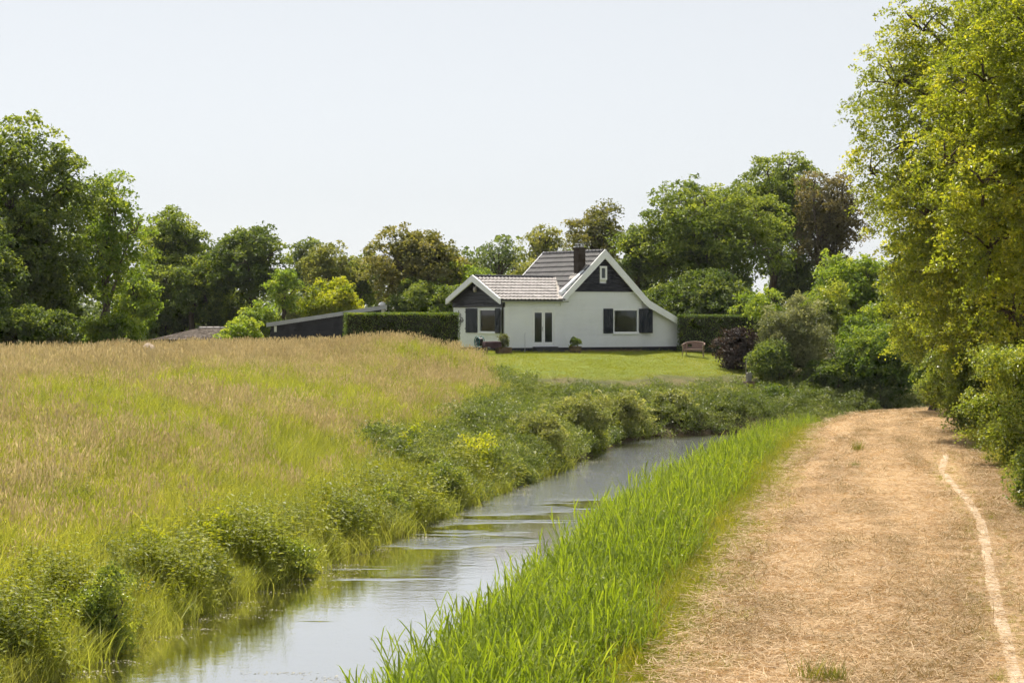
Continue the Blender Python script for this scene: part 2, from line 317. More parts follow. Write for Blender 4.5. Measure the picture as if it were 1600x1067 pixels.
# ------------------------------------------------------------------ materials of the buildings
def brick_paint(name, col):
    m, nt, o = new_mat(name); p = N(nt, 'ShaderNodeBsdfPrincipled', Roughness=.7); p.inputs['Specular IOR Level'].default_value = .3
    g = N(nt, 'ShaderNodeTexCoord'); sp = N(nt, 'ShaderNodeSeparateXYZ'); nt.links.new(g.outputs['Object'], sp.inputs[0])
    ax = N(nt, 'ShaderNodeMath', operation='ADD'); nt.links.new(sp.outputs[0], ax.inputs[0]); nt.links.new(sp.outputs[1], ax.inputs[1])
    cb = N(nt, 'ShaderNodeCombineXYZ'); nt.links.new(ax.outputs[0], cb.inputs[0]); nt.links.new(sp.outputs[2], cb.inputs[1])
    br = N(nt, 'ShaderNodeTexBrick', Scale=1.0); br.inputs['Brick Width'].default_value = .22; br.inputs['Row Height'].default_value = .066; br.inputs['Mortar Size'].default_value = .006; br.inputs['Mortar Smooth'].default_value = .6
    br.inputs['Color1'].default_value = (1, 1, 1, 1); br.inputs['Color2'].default_value = (.7, .7, .7, 1); br.inputs['Mortar'].default_value = (0, 0, 0, 1)
    nt.links.new(cb.outputs[0], br.inputs['Vector'])
    n = noise(nt, 1.4, 6, .65, g.outputs['Object']); r = ramp(nt, [(.22, tuple(np.array(col) * .86)), (.42, tuple(np.array(col) * .95)), (.7, col)]); nt.links.new(n.outputs[0], r.inputs[0]); nt.links.new(r.outputs[0], p.inputs['Base Color'])
    n2 = noise(nt, 7, 5, .7, g.outputs['Object']); ml = N(nt, 'ShaderNodeMath', operation='MULTIPLY'); nt.links.new(br.outputs['Color'], ml.inputs[0]); nt.links.new(n2.outputs[0], ml.inputs[1])
    b = N(nt, 'ShaderNodeBump', Strength=.9, Distance=.03); nt.links.new(ml.outputs[0], b.inputs['Height']); nt.links.new(b.outputs[0], p.inputs['Normal'])
    nt.links.new(p.outputs[0], o.inputs['Surface']); return m
def glass_mat(name):
    m, nt, o = new_mat(name); t = N(nt, 'ShaderNodeBsdfTransparent'); t.inputs[0].default_value = (.62, .68, .68, 1)
    gl = N(nt, 'ShaderNodeBsdfGlossy', Roughness=.02); fr = N(nt, 'ShaderNodeFresnel', IOR=1.5); mx = N(nt, 'ShaderNodeMixShader')
    nt.links.new(fr.outputs[0], mx.inputs[0]); nt.links.new(t.outputs[0], mx.inputs[1]); nt.links.new(gl.outputs[0], mx.inputs[2]); nt.links.new(mx.outputs[0], o.inputs['Surface']); return m
def tile_mat(name, c0, c1, rough):
    m, nt, o = new_mat(name); p = N(nt, 'ShaderNodeBsdfPrincipled', Roughness=rough); p.inputs['Specular IOR Level'].default_value = .35
    a = N(nt, 'ShaderNodeAttribute', attribute_name='tint'); r = ramp(nt, [(0, c0), (1, c1)])
    n = noise(nt, 6, 5, .65, coords(nt)); ad = N(nt, 'ShaderNodeMath', operation='MULTIPLY_ADD'); ad.inputs[1].default_value = .5; nt.links.new(a.outputs['Fac'], ad.inputs[0]); 
    h = N(nt, 'ShaderNodeMath', operation='MULTIPLY'); h.inputs[1].default_value = .6; nt.links.new(n.outputs[0], h.inputs[0]); nt.links.new(h.outputs[0], ad.inputs[2])
    nt.links.new(ad.outputs[0], r.inputs[0]); nt.links.new(r.outputs[0], p.inputs['Base Color']); nt.links.new(p.outputs[0], o.inputs['Surface']); return m
M = {}
M['brick'] = brick_paint('white_painted_brick', (.90, .92, .95))
M['white'] = plain('white_paint', (.84, .85, .86), .45, .4, .05, 3, .1, 20)
M['cream'] = plain('cream_paint', (.66, .66, .58), .5, .4, .08, 3)
M['black'] = plain('black_tar_paint', (.012, .013, .02), .6, .3, .3, 4, .25, 30)
M['board'] = plain('black_stained_board', (.022, .022, .028), .55, .35, .35, 3, .4, 18, stretch=(1, 1, 8))
M['shutter'] = plain('dark_navy_paint', (.012, .017, .028), .5, .35, .3, 3, .2, 25)
M['glass'] = glass_mat('window_glass')
M['plaster'] = plain('room_plaster', (.22, .21, .19), .9, .2, .1, 2)
M['floor'] = plain('room_floor', (.12, .08, .05), .7, .3, .2, 2)
M['tile'] = tile_mat('glazed_dark_tile', (.030, .030, .036), (.085, .082, .092), .62)
M['tile_old'] = tile_mat('weathered_tile', (.105, .092, .092), (.31, .28, .275), .5)
M['chimney'] = plain('sooty_brick', (.05, .038, .03), .9, .2, .4, 9, .6, 30)
M['zinc'] = plain('zinc', (.42, .43, .45), .45, .5, .12, 3, metal=.3)
M['lead'] = plain('lead_flashing', (.38, .34, .31), .6, .4, .2, 5)
M['iron'] = plain('black_iron', (.01, .01, .012), .5, .4, .2, 8)
M['wood'] = plain('weathered_planter_wood', (.16, .11, .075), .85, .2, .35, 5, .5, 25)
M['concrete'] = plain('grey_concrete', (.33, .31, .28), .9, .2, .2, 6, .4, 30)
M['stepstone'] = plain('dark_step_stone', (.05, .05, .055), .8, .3, .25, 6, .3, 25)

# ------------------------------------------------------------------ cottage frame: local x along the gable wall, y back into the house
TH = math.radians(30); HY0 = 118.5; HX0 = world_x(877, HY0); HZ0 = 2.38
hc, hsn = math.cos(TH), math.sin(TH)
def a_at(px, b): k = (px - 800) / FPX; return (k * (HY0 + b * hc) - HX0 + b * hsn) / (hc - k * hsn)
def b_at(px, a): k = (px - 800) / FPX; return (HX0 + a * hc - k * (HY0 + a * hsn)) / (hsn + k * hc)
def z_at(py, a, b): return CZ - (py - HOR) / FPX * (HY0 + a * hsn + b * hc) - HZ0
house = empty('cottage', (HX0, HY0, HZ0), TH, label='white painted brick cottage with black gables and dark tiled roofs on the lawn', cat='house')

def wall_grid(mb, u0, u1, z0, z1, holes, t0, t1, axis):
    """wall slab between t0 and t1 with rectangular openings (reveals included)"""
    us = sorted({u0, u1, *[h[0] for h in holes], *[h[1] for h in holes]}); zs = sorted({z0, z1, *[h[2] for h in holes], *[h[3] for h in holes]})
    for i in range(len(us) - 1):
        run = None
        for j in range(len(zs) - 1):
            cu, cz_ = (us[i] + us[i + 1]) / 2, (zs[j] + zs[j + 1]) / 2
            if any(h[0] < cu < h[1] and h[2] < cz_ < h[3] for h in holes): continue
            if axis == 'y': mb.box(us[i], us[i + 1], t0, t1, zs[j], zs[j + 1])
            else: mb.box(t0, t1, us[i], us[i + 1], zs[j], zs[j + 1])
def joined_clean(mb): return mb

# key measures
A_APEX = a_at(942.5, 0); Z_APEX = z_at(391, A_APEX, 0)
A_W1 = 0.0; A_W2 = a_at(1003, 0); A_END = a_at(1062, 0.12); Z_TRI = z_at(456, A_APEX, 0)
Z_EAVE = z_at(466, 0, 0); LEN = 5.9
slope = (Z_APEX - Z_EAVE) / (A_APEX + .05)
Z_KINK = z_at(471, a_at(1012, 0), 0); A_KINK = a_at(1012, 0); A_LOW = a_at(1064.5, 0); Z_LOW = z_at(502.5, A_LOW, 0)
PLZ = .16
# window and door openings in the main gable wall and the lean-to
wx0, wx1 = a_at(958.5, 0), a_at(997, 0); wz0, wz1 = z_at(520, (wx0 + wx1) / 2, 0), z_at(483.5, (wx0 + wx1) / 2, 0)
AF = -.14                                             # annex front wall stands a little proud
A_ANX = a_at(788, AF); dx0, dx1 = a_at(831.5, AF), a_at(867.5, AF); dz0, dz1 = PLZ + .06, z_at(482.5, (dx0 + dx1) / 2, AF)
B_ANX = b_at(708.5, A_ANX); BR = (AF + B_ANX) / 2      # annex gable runs back from AF to B_ANX
Z_AR = z_at(431.5, A_ANX, BR); Z_AE = z_at(468.5, (A_ANX) / 2, AF)
gy0, gy1 = b_at(774.5, A_ANX), b_at(748.5, A_ANX); gz0, gz1 = z_at(519.5, A_ANX, (gy0 + gy1) / 2), z_at(483, A_ANX, (gy0 + gy1) / 2)
Z_BRD = z_at(480, A_ANX, BR)
def roof_z(a): return Z_APEX - .16 - slope * abs(a - A_APEX)      # underside of the main roof

# main walls
mb = MB()
wall_grid(mb, 0, A_W2, PLZ, Z_TRI, [(wx0, wx1, wz0, wz1)], 0, .28, 'y')
mb.prism([(0, Z_TRI), (A_W2, Z_TRI), (A_APEX, roof_z(A_APEX))], (.02, .26), 'y')
mb.box(0, .28, .281, LEN, PLZ, Z_EAVE - .1); mb.box(A_W2 - .28, A_W2, .281, LEN, PLZ, Z_EAVE - .1)
mb.prism([(.281, PLZ), (A_W2 - .281, PLZ), (A_W2 - .281, Z_EAVE - .1), (A_APEX, roof_z(A_APEX)), (.281, Z_EAVE - .1)], (LEN - .28, LEN), 'y')
wall = mb.build('wall', [M['brick']], house)
mb = MB()
zt = lambda a: Z_KINK - (a - A_KINK) * (Z_KINK - Z_LOW) / (A_LOW - A_KINK) - .14
mb.prism([(A_W2 + .002, PLZ), (A_END, PLZ), (A_END, zt(A_END)), (A_KINK, zt(A_KINK)), (A_W2 + .002, zt(A_KINK) + .1)], (.10, LEN), 'y')
mb.build('lean_to_wall', M['brick'], house)
# annex walls
mb = MB()
wall_grid(mb, A_ANX, -.002, PLZ, Z_AE - .06, [(dx0, dx1, dz0, dz1)], AF, AF + .25, 'y')
mb.box(-.002, .05, AF, -.002, PLZ, Z_AE - .06)
wall_grid(mb, AF + .251, B_ANX, PLZ, Z_BRD, [(gy0, gy1, gz0, gz1)], A_ANX, A_ANX + .25, 'x')
mb.box(A_ANX, -.002, B_ANX - .25, B_ANX - .001, Z_BRD + .001, Z_AE - .1); mb.box(A_ANX + .251, -.002, B_ANX - .25, B_ANX - .001, PLZ, Z_BRD)
mb.build('annex_wall', M['brick'], house)
mb = MB(); mb.box(A_ANX + .04, A_W2 - .05, AF + .03, B_ANX - .04, -.4, .03); mb.build('room_floor', M['floor'], house)
mb = MB(); mb.box(.285, A_W2 - .285, .6 + 2.6, .6 + 2.7, .03, Z_EAVE - .15); mb.box(.285, A_W2 - .285, .285, 3.1, Z_TRI - .08, Z_TRI - .02); mb.build('partition', M['plaster'], house)
mb = MB()
mb.box(-.002, A_END - .02, .012, .3, -.5, PLZ); mb.box(A_ANX + .012, -.003, AF + .012, .3, -.5, PLZ); mb.box(A_ANX + .012, A_ANX + .3, .301, B_ANX - .02, -.5, PLZ)
mb.build('plinth', M['black'], house)
# black boards in the main gable, laid one above the other
nb = 9; y0 = Z_TRI
for k in range(nb):
    za, zb = Z_TRI + (roof_z(A_APEX) - Z_TRI) * k / nb, Z_TRI + (roof_z(A_APEX) - Z_TRI) * (k + 1) / nb - .006
    la, lb = [A_APEX - (roof_z(A_APEX) - z) / slope for z in (za, zb)]; ra, rb = 2 * A_APEX - la, 2 * A_APEX - lb
    gx0, gx1 = a_at(937, -.03), a_at(948, -.03); gzz0, gzz1 = z_at(437.5, A_APEX, 0), z_at(416, A_APEX, 0)
    mb = MB()
    def bd(x0a, x0b, x1a, x1b): mb.add([(x0a, -.045, za), (x1a, -.045, za), (x1b, -.02, zb), (x0b, -.02, zb), (x0a, .015, za), (x1a, .015, za), (x1b, .015, zb), (x0b, .015, zb)], [(0, 1, 2, 3), (4, 7, 6, 5), (0, 4, 5, 1), (2, 6, 7, 3), (1, 5, 6, 2), (0, 3, 7, 4)])
    if za < gzz1 - .03 and zb > gzz0 + .03:
        bd(la, lb, gx0, gx0); mb.build('gable_board', M['black'], house); mb = MB(); bd(gx1, gx1, ra, rb)
    else: bd(la, lb, ra, rb)
    mb.build('gable_board', M['black'], house)
mb = MB(); mb.box(.02, A_W2 - .02, -.02, -.001, Z_TRI - .055, Z_TRI - .004); mb.build('gable_ledge', M['white'], house)
# attic window
def window(x0, x1, z0, z1, yf, axis, fr=.06, mull=None, sill=True, name='window', depth=.09, inset=.05):
    """frame (with its pane and sill as sub-parts) on plane yf; outward is -y (or -x)"""
    sg = 1
    def B(mb, u0, u1, w0, w1, d0, d1):
        if axis == 'y': mb.box(u0, u1, yf + d0, yf + d1, w0, w1)
        else: mb.box(yf + d0, yf + d1, u0, u1, w0, w1)
    mb = MB(); e = .003
    B(mb, x0 - e, x1 + e, z0 - e, z0 + fr, -.015, depth); B(mb, x0 - e, x1 + e, z1 - fr, z1 + e, -.015, depth)
    B(mb, x0 - e, x0 + fr, z0 + fr, z1 - fr, -.015, depth); B(mb, x1 - fr, x1 + e, z0 + fr, z1 - fr, -.015, depth)
    if mull: B(mb, mull - fr * .5, mull + fr * .5, z0 + fr, z1 - fr, -.01, depth)
    w = mb.build(name, M['white'], house)
    g = MB(); B(g, x0 + fr * .6, x1 - fr * .6, z0 + fr * .6, z1 - fr * .6, inset, inset + .006); g.build('pane', M['glass'], w)
    if sill:
        s = MB(); B(s, x0 - .05, x1 + .05, z0 - .07, z0 - .004, -.07, .05); s.build('sill', M['white'], w)
    return w
window(gx0, gx1, gzz0, gzz1, -.055, 'y', .1, sill=False, depth=.07, inset=.035)
mb = MB(); mb.box(gx0 + .08, gx1 - .08, .006, .016, gzz0 + .08, gzz1 - .08); mb.build('attic_blind', M['plaster'], house)
window(wx0, wx1, wz0, wz1, .0, 'y', .055)
window(gy0, gy1, gz0, gz1, A_ANX, 'x', .06)
mb = MB(); mb.box(wx0 + .3, wx1 - .25, 1.6, 2.3, .03, wz0 + .25); mb.build('sideboard', M['plaster'], house)
# shutters: battens on planks
def shutter(u0, u1, z0, z1, plane, axis, swing=0.0, brace=False):
    w = u1 - u0; mb = MB(); n = 4
    for k in range(n): mb.box(w * k / n + .004, w * (k + 1) / n - .004, -.035, -.005, 0, z1 - z0)
    for zz in (.18, (z1 - z0) - .24): mb.box(.02, w - .02, -.055, -.036, zz, zz + .07)
    if brace: mb.add([(.03, -.056, .25), (.11, -.056, .25), (w - .03, -.056, z1 - z0 - .26), (w - .11, -.056, z1 - z0 - .26), (.03, -.036, .25), (.11, -.036, .25), (w - .03, -.036, z1 - z0 - .26), (w - .11, -.036, z1 - z0 - .26)], [(0, 1, 2, 3), (4, 7, 6, 5), (0, 4, 5, 1), (1, 5, 6, 2), (2, 6, 7, 3), (3, 7, 4, 0)])
    o = mb.build('shutter', M['shutter'], house)
    for zz in (.21, (z1 - z0) - .2):
        h = MB(); h.box(-.04, .12, -.066, -.057, zz - .015, zz + .02); h.build('hinge', M['iron'], o)
    if axis == 'y': o.location = (u0, plane, z0); o.rotation_euler = (0, 0, swing)
    else: o.location = (plane, u1, z0); o.rotation_euler = (0, 0, -math.pi / 2 + swing)
    return o
shutter(a_at(942.5, 0), a_at(958, 0) - .02, wz0 - .02, wz1 + .04, -.012, 'y')
shutter(a_at(999.5, -.1), a_at(1020, -.1), wz0 - .02, wz1 + .04, -.03, 'y', -.06)
shutter(b_at(746.3, A_ANX), b_at(728.5, A_ANX), gz0 - .02, gz1 + .04, A_ANX - .012, 'x')
sh = shutter(0, .72, gz0 - .02, gz1 + .04, 0, 'y', 0, True); sh.location = (A_ANX - .03, gy0 - .03, gz0 - .02); sh.rotation_euler = (0, 0, -math.pi / 2 - .18)
sh['label'] = 'shutter with a diagonal brace, swung a little away from the wall'
# French doors
mb = MB(); e = .07
mb.box(dx0, dx0 + e, AF - .01, AF + .12, dz0, dz1); mb.box(dx1 - e, dx1, AF - .01, AF + .12, dz0, dz1); mb.box(dx0 + e, dx1 - e, AF - .01, AF + .12, dz1 - e, dz1)
mb.build('door_frame', M['white'], house)
mid = (dx0 + dx1) / 2
for s_ in (0, 1):
    u0, u1 = (dx0 + e + .004, mid - .004) if s_ == 0 else (mid + .004, dx1 - e - .004); gw = .09; zb = z_at(534.5, mid, AF) ; zt_ = dz1 - e - .13
    mb = MB(); mb.box(u0, u1, AF + .03, AF + .08, dz0 + .01, zb); mb.box(u0, u1, AF + .03, AF + .08, zt_, dz1 - e - .005)
    mb.box(u0, u0 + gw, AF + .03, AF + .08, zb, zt_); mb.box(u1 - gw, u1, AF + .03, AF + .08, zb, zt_)
    d = mb.build('door', M['white'], house)
    g = MB(); g.box(u0 + gw - .01, u1 - gw + .01, AF + .05, AF + .056, zb - .01, zt_ + .01); g.build('pane', M['glass'], d)
    if s_ == 0:
        h = MB(); h.box(mid - .085, mid - .05, AF + .015, AF + .03, 1.02, 1.25); h.tube([(mid - .066, AF + .02, 1.17), (mid - .066, AF - .03, 1.17), (mid - .17, AF - .035, 1.17)], .012, 6); h.build('handle', M['zinc'], d)
mb = MB(); mb.box(dx0 + .02, dx1 - .02, AF - .35, AF + .01, -.2, PLZ + .05); mb.box(dx0 - .12, dx1 + .12, AF - .75, AF - .351, -.2, .07); mb.build('doorstep', M['stepstone'], house)

# ------------------------------------------------------------------ roofs
TW = 0.225
def tile_slope(e0, e1, rise_vec, nrows, cut=None, seed=1):
    """pantiles: e0->e1 is the eave line, rise_vec goes up the slope; returns numpy mesh data"""
    rng = np.random.default_rng(seed); e0 = np.array(e0, float); e1 = np.array(e1, float); rv = np.array(rise_vec, float)
    L = np.linalg.norm(e1 - e0); u = (e1 - e0) / L; S = np.linalg.norm(rv); w = rv / S; n = np.cross(u, w); n = n / np.linalg.norm(n)
    if n[2] < 0: n = -n
    nc = max(1, int(round(L / TW))); tw = L / nc; g = S / nrows
    prof = [(0.0, .012), (.12, .040), (.26, .052), (.40, .040), (.55, .012), (.75, .0), (.90, .002), (1.0, .012)]
    V = []; Fs = []; T = []
    for r in range(nrows):
        for c in range(nc):
            p0 = e0 + u * (c * tw) + w * (r * g); cen = p0 + u * tw / 2 + w * g / 2
            if cut is not None and not cut(cen): continue
            j = rng.normal(0, .004, 3); t = rng.random(); k = len(V); lift = .06 + j[0]
            for (q, hh) in prof:
                V.append(p0 + u * (q * tw) + n * (hh + lift) + w * (-.03 + j[1])); V.append(p0 + u * (q * tw) + n * (hh + .004) + w * (g + .0)); V.append(p0 + u * (q * tw) + n * (hh + lift - .058) + w * (-.03 + j[1]))
            for i in range(len(prof) - 1):
                a, b = k + 3 * i, k + 3 * i + 3
                Fs.append((a, b, b + 1, a + 1)); T.append(t); Fs.append((a + 2, b + 2, b, a)); T.append(t * .6)
    return np.array(V), np.array(Fs), np.array(T)
def deck(mb, e0, e1, rv, th=.06):
    e0, e1, rv = Vector(e0), Vector(e1), Vector(rv); n = (e1 - e0).cross(rv).normalized()
    if n.z < 0: n = -n
    q = [e0, e1, e1 + rv, e0 + rv]; mb.add([p - n * .005 for p in q] + [p - n * th for p in q], [(0, 1, 2, 3), (7, 6, 5, 4), (0, 4, 5, 1), (1, 5, 6, 2), (2, 6, 7, 3), (3, 7, 4, 0)])
OV = .16                                               # verge overhang in front of the gable
ZR = Z_APEX - .06                                       # top line of the deck at the ridge
def main_z(a): return ZR - slope * abs(a - A_APEX)
aL = -.12; aK = A_KINK
# left slope: cut where the annex roof meets it
eL = Vector((aL, -OV, main_z(aL))); rvL = Vector((A_APEX - aL, 0, ZR - main_z(aL)))
ZAR = Z_AR - .05; a_slope = (ZAR - Z_AE) / (BR - AF + .12)
def annex_z(b): return ZAR - a_slope * abs(b - BR)
mb = MB(); deck(mb, (aL, -OV, main_z(aL)), (aL, LEN + .2, main_z(aL)), rvL); deck(mb, (aK, LEN + .2, main_z(aK)), (aK, -OV, main_z(aK)), Vector((A_APEX - aK, 0, ZR - main_z(aK))))
zl_ = lambda a: Z_KINK - .06 - (a - A_KINK) * (Z_KINK - Z_LOW) / (A_LOW - A_KINK)
deck(mb, (A_LOW, LEN + .2, zl_(A_LOW)), (A_LOW, -OV, zl_(A_LOW)), Vector((aK - A_LOW, 0, main_z(aK) - zl_(A_LOW))))
main_roof = mb.build('roof', M['black'], house)
def cutL(c): return not (c[1] > AF - .1 and c[2] < annex_z(c[1]) - .02 and c[0] < 1.9)
V, F_, T = tile_slope((aL, LEN + .18, main_z(aL)), (aL, -OV + .05, main_z(aL)), (A_APEX - aL, 0, ZR - main_z(aL)), 10, cutL, 3)
link('roof_tiles', np_mesh('roof_tiles', V, F_, M['tile'], fattr={'tint': T}), main_roof, kind='stuff')
V, F_, T = tile_slope((aK, -OV + .05, main_z(aK)), (aK, LEN + .18, main_z(aK)), (A_APEX - aK, 0, ZR - main_z(aK)), 10, None, 4)
link('roof_tiles', np_mesh('roof_tiles', V, F_, M['tile'], fattr={'tint': T}), main_roof, kind='stuff')
V, F_, T = tile_slope((A_LOW, -OV + .05, zl_(A_LOW)), (A_LOW, LEN + .18, zl_(A_LOW)), (aK - A_LOW, 0, main_z(aK) - zl_(A_LOW)), 7, None, 5)
link('roof_tiles', np_mesh('roof_tiles', V, F_, M['tile'], fattr={'tint': T}), main_roof, kind='stuff')
def ridge_caps(p0, p1, r, mat, parent):
    p0, p1 = Vector(p0), Vector(p1); n = int((p1 - p0).length / .36); d = (p1 - p0) / n; t = d.normalized(); s = t.cross(Vector((0, 0, 1))).normalized()
    base = None
    for k in range(n):
        if base is None:
            mb = MB(); ring = []
            for q, rr in ((0, r * 1.12), (.3, r), (1.06, r * .98)):
                ring.append([s * math.cos(x) * rr + Vector((0, 0, 1)) * (math.sin(x) * rr * .9) + d * q for x in np.linspace(-.2, math.pi + .2, 8)])
            vs = [v for rg in ring for v in rg]; fs = [(i * 8 + j, i * 8 + j + 1, i * 8 + j + 9, i * 8 + j + 8) for i in range(2) for j in range(7)]
            fs.append(tuple(range(8))); mb.add(vs, fs); base = mb.mesh('ridge_tile', mat, True)
        o = link('ridge_tile', base, parent, p0 + d * k)
ridge_caps((A_APEX, -OV + .05, ZR), (A_APEX, LEN + .15, ZR), .13, M['tile'], main_roof)
# annex roof: front slope runs into the main roof
aA = A_ANX - .34; bE = AF - .16
def meet(z): return A_APEX - (ZR - z) / slope           # x on the main left slope at height z
x_r, x_e = meet(ZAR), meet(annex_z(bE))
mb = MB()
vs = [Vector((aA, bE, annex_z(bE))), Vector((x_e, bE, annex_z(bE))), Vector((x_r, BR, ZAR)), Vector((aA, BR, ZAR)), Vector((meet(annex_z(bE)), 2 * BR - bE, annex_z(bE))), Vector((aA, 2 * BR - bE, annex_z(bE)))]
lo = [v - Vector((0, 0, .07)) for v in vs]; mb.add(vs + lo, [(0, 1, 2, 3), (3, 2, 4, 5), (9, 8, 7, 6), (11, 10, 8, 9), (0, 6, 7, 1), (4, 10, 11, 5), (0, 3, 9, 6), (3, 5, 11, 9)])
anx_roof = mb.build('annex_roof', M['black'], house)
rvA = (0, BR - bE, ZAR - annex_z(bE))
V, F_, T = tile_slope((aA + .06, bE, annex_z(bE)), (x_r + .02, bE, annex_z(bE)), rvA, 8, lambda c: c[0] < meet(c[2]) + .02, 6)
link('annex_tiles', np_mesh('annex_tiles', V, F_, M['tile_old'], fattr={'tint': T}), anx_roof, kind='stuff')
V, F_, T = tile_slope((x_r, 2 * BR - bE, annex_z(bE)), (aA + .06, 2 * BR - bE, annex_z(bE)), (0, -(BR - bE), ZAR - annex_z(bE)), 8, lambda c: c[0] < meet(c[2]) + .02, 7)
link('annex_tiles', np_mesh('annex_tiles', V, F_, M['tile_old'], fattr={'tint': T}), anx_roof, kind='stuff')
ridge_caps((aA + .1, BR, ZAR + .02), (x_r, BR, ZAR + .02), .12, M['tile'], anx_roof)
mb = MB(); nA = Vector((0, -(ZAR - annex_z(bE)), BR - bE)).normalized() * .09
q = [Vector((x_r - .02, BR, ZAR)), Vector((x_e - .28, bE, annex_z(bE))), Vector((x_e - .02, bE, annex_z(bE))), Vector((x_r + .1, BR, ZAR))]
mb.add([p + nA for p in q] + list(q), [(0, 1, 2, 3), (0, 4, 5, 1), (1, 5, 6, 2), (2, 6, 7, 3)]); mb.build('valley_flashing', M['lead'], anx_roof)
# barge boards
def barge(pts, w, y0, y1, name='barge_board', axis='y'):
    """pts: centre polyline of the top edge (u,z); board of height w hanging below"""
    mb = MB(); top = [Vector((p[0], p[1])) for p in pts]; bot = []
    for i, p in enumerate(top):
        t = (top[min(i + 1, len(top) - 1)] - top[max(i - 1, 0)]).normalized(); nn = Vector((t.y, -t.x))
        if nn.y > 0: nn = -nn
        bot.append(p + nn * w)
    for i in range(len(top) - 1):
        poly = [bot[i], bot[i + 1], top[i + 1], top[i]]
        mb.prism([(p.x, p.y) for p in poly], (y0, y1), axis)
    return mb.build(name, M['white'], house)
W_B = .34
zt2 = lambda a: main_z(a) + .1
def apex_barge(a_foot, zf, a_top, ztop, y0, y1, axis, extra=None):
    pts = [(a_foot, zf), (a_top, ztop)]
    d = Vector((a_top - a_foot, ztop - zf)).normalized(); nn = Vector((d.y, -d.x)); nn = nn if nn.y < 0 else -nn
    lowtop = (a_top, ztop - W_B / abs(nn.y)); lowfoot = (a_foot, zf - W_B / abs(nn.y) * .78)
    mb = MB(); poly = [(a_foot, zf), (lowfoot[0], lowfoot[1]), lowtop, (a_top, ztop)]
    mb.prism(poly, (y0, y1), axis)
    if extra: extra(mb)
    return mb
apex_barge(aL - .02, zt2(aL), A_APEX - .001, zt2(A_APEX), -OV - .06, -OV + .02, 'y').build('barge_board', M['white'], house)
# right-hand board follows the kink into the lean-to roof
mb = MB(); d1 = W_B * math.hypot(1, slope); s2 = (Z_KINK - Z_LOW) / (A_LOW - A_KINK)
aK0 = aK - .30; aK1 = aK + .22
zk = lambda a: zl_(a) + .1
top = [(A_APEX + .001, zt2(A_APEX)), (aK0, zt2(aK0)), (aK, (zt2(aK) + zk(aK)) / 2 + .015), (aK1, zk(aK1)), (A_LOW + .04, zk(A_LOW + .04))]
bot = [(p[0], p[1] - h_) for p, h_ in zip(top, [d1, d1, d1 * .9, W_B * 1.15, W_B * 1.05])]
for i in range(4): mb.prism([bot[i], bot[i + 1], top[i + 1], top[i]], (-OV - .06, -OV + .02), 'y')
mb.build('barge_board', M['white'], house)
apex_barge(aL - .02, zt2(aL), A_APEX - .001, zt2(A_APEX) + .02, LEN + .19, LEN + .26, 'y').build('barge_board', M['white'], house)
for s_ in (0, 1):
    bf = bE - .02 if s_ == 0 else 2 * BR - bE + .02
    zt3 = annex_z(bE) + .08
    apex_barge(bf, zt3, BR - .001 if s_ == 0 else BR + .001, ZAR + .11, aA - .05, aA + .03, 'x').build('barge_board', M['white'], house)
# boards of the annex gable
nb = 7; zt0 = ZAR - .12
for k in range(nb):
    za, zb = Z_BRD + (zt0 - Z_BRD) * k / nb, Z_BRD + (zt0 - Z_BRD) * (k + 1) / nb - .008
    w_ = [min((ZAR - .1 - z) / a_slope, BR - AF + .03) for z in (za, zb)]
    mb = MB(); x0, x1, x2 = A_ANX - .06, A_ANX - .03, A_ANX + .03
    mb.add([(x0, BR - w_[0], za), (x0, BR + w_[0], za), (x1, BR + w_[1], zb), (x1, BR - w_[1], zb), (x2, BR - w_[0], za), (x2, BR + w_[0], za), (x2, BR + w_[1], zb), (x2, BR - w_[1], zb)], [(3, 2, 1, 0), (4, 5, 6, 7), (1, 5, 4, 0), (3, 7, 6, 2), (2, 6, 5, 1), (0, 4, 7, 3)])
    mb.build('gable_board', M['board'], house)
mb = MB(); mb.tube([(A_ANX - .06, BR, z_at(447, A_ANX, BR)), (A_ANX - .16, BR, z_at(448, A_ANX, BR))], .05, 8); mb.lathe([(.001, .14), (.09, .12), (.11, 0), (.09, -.12), (.001, -.14)], (A_ANX - .2, BR, z_at(452.5, A_ANX, BR)), 12); mb.build('wall_lamp', M['lead'], house, True)
# gutter and downpipe
mb = MB(); r_ = .06; zg = annex_z(bE) - .05; yg = bE - .04
prof = [(yg + r_ * math.cos(t), zg + r_ * math.sin(t)) for t in np.linspace(math.pi, 2 * math.pi, 7)]
n_ = len(prof); x0, x1 = A_ANX - .25, x_e + .32
mb.add([(x0, y, z) for y, z in prof] + [(x1, y, z) for y, z in prof], [(i, i + 1, i + 1 + n_, i + n_) for i in range(n_ - 1)] + [tuple(range(n_)), tuple(range(2 * n_ - 1, n_ - 1, -1))]); mb.build('gutter', M['zinc'], house)
mb = MB(); mb.tube([(A_ANX - .12, yg, zg - .05), (A_ANX - .12, yg + .02, zg - .14), (A_ANX - .1, AF + .0, zg - .34), (A_ANX - .07, AF + .06, zg - .42), (A_ANX - .07, AF + .06, .05)], .042, 8); mb.build('downpipe', M['iron'], house, True)
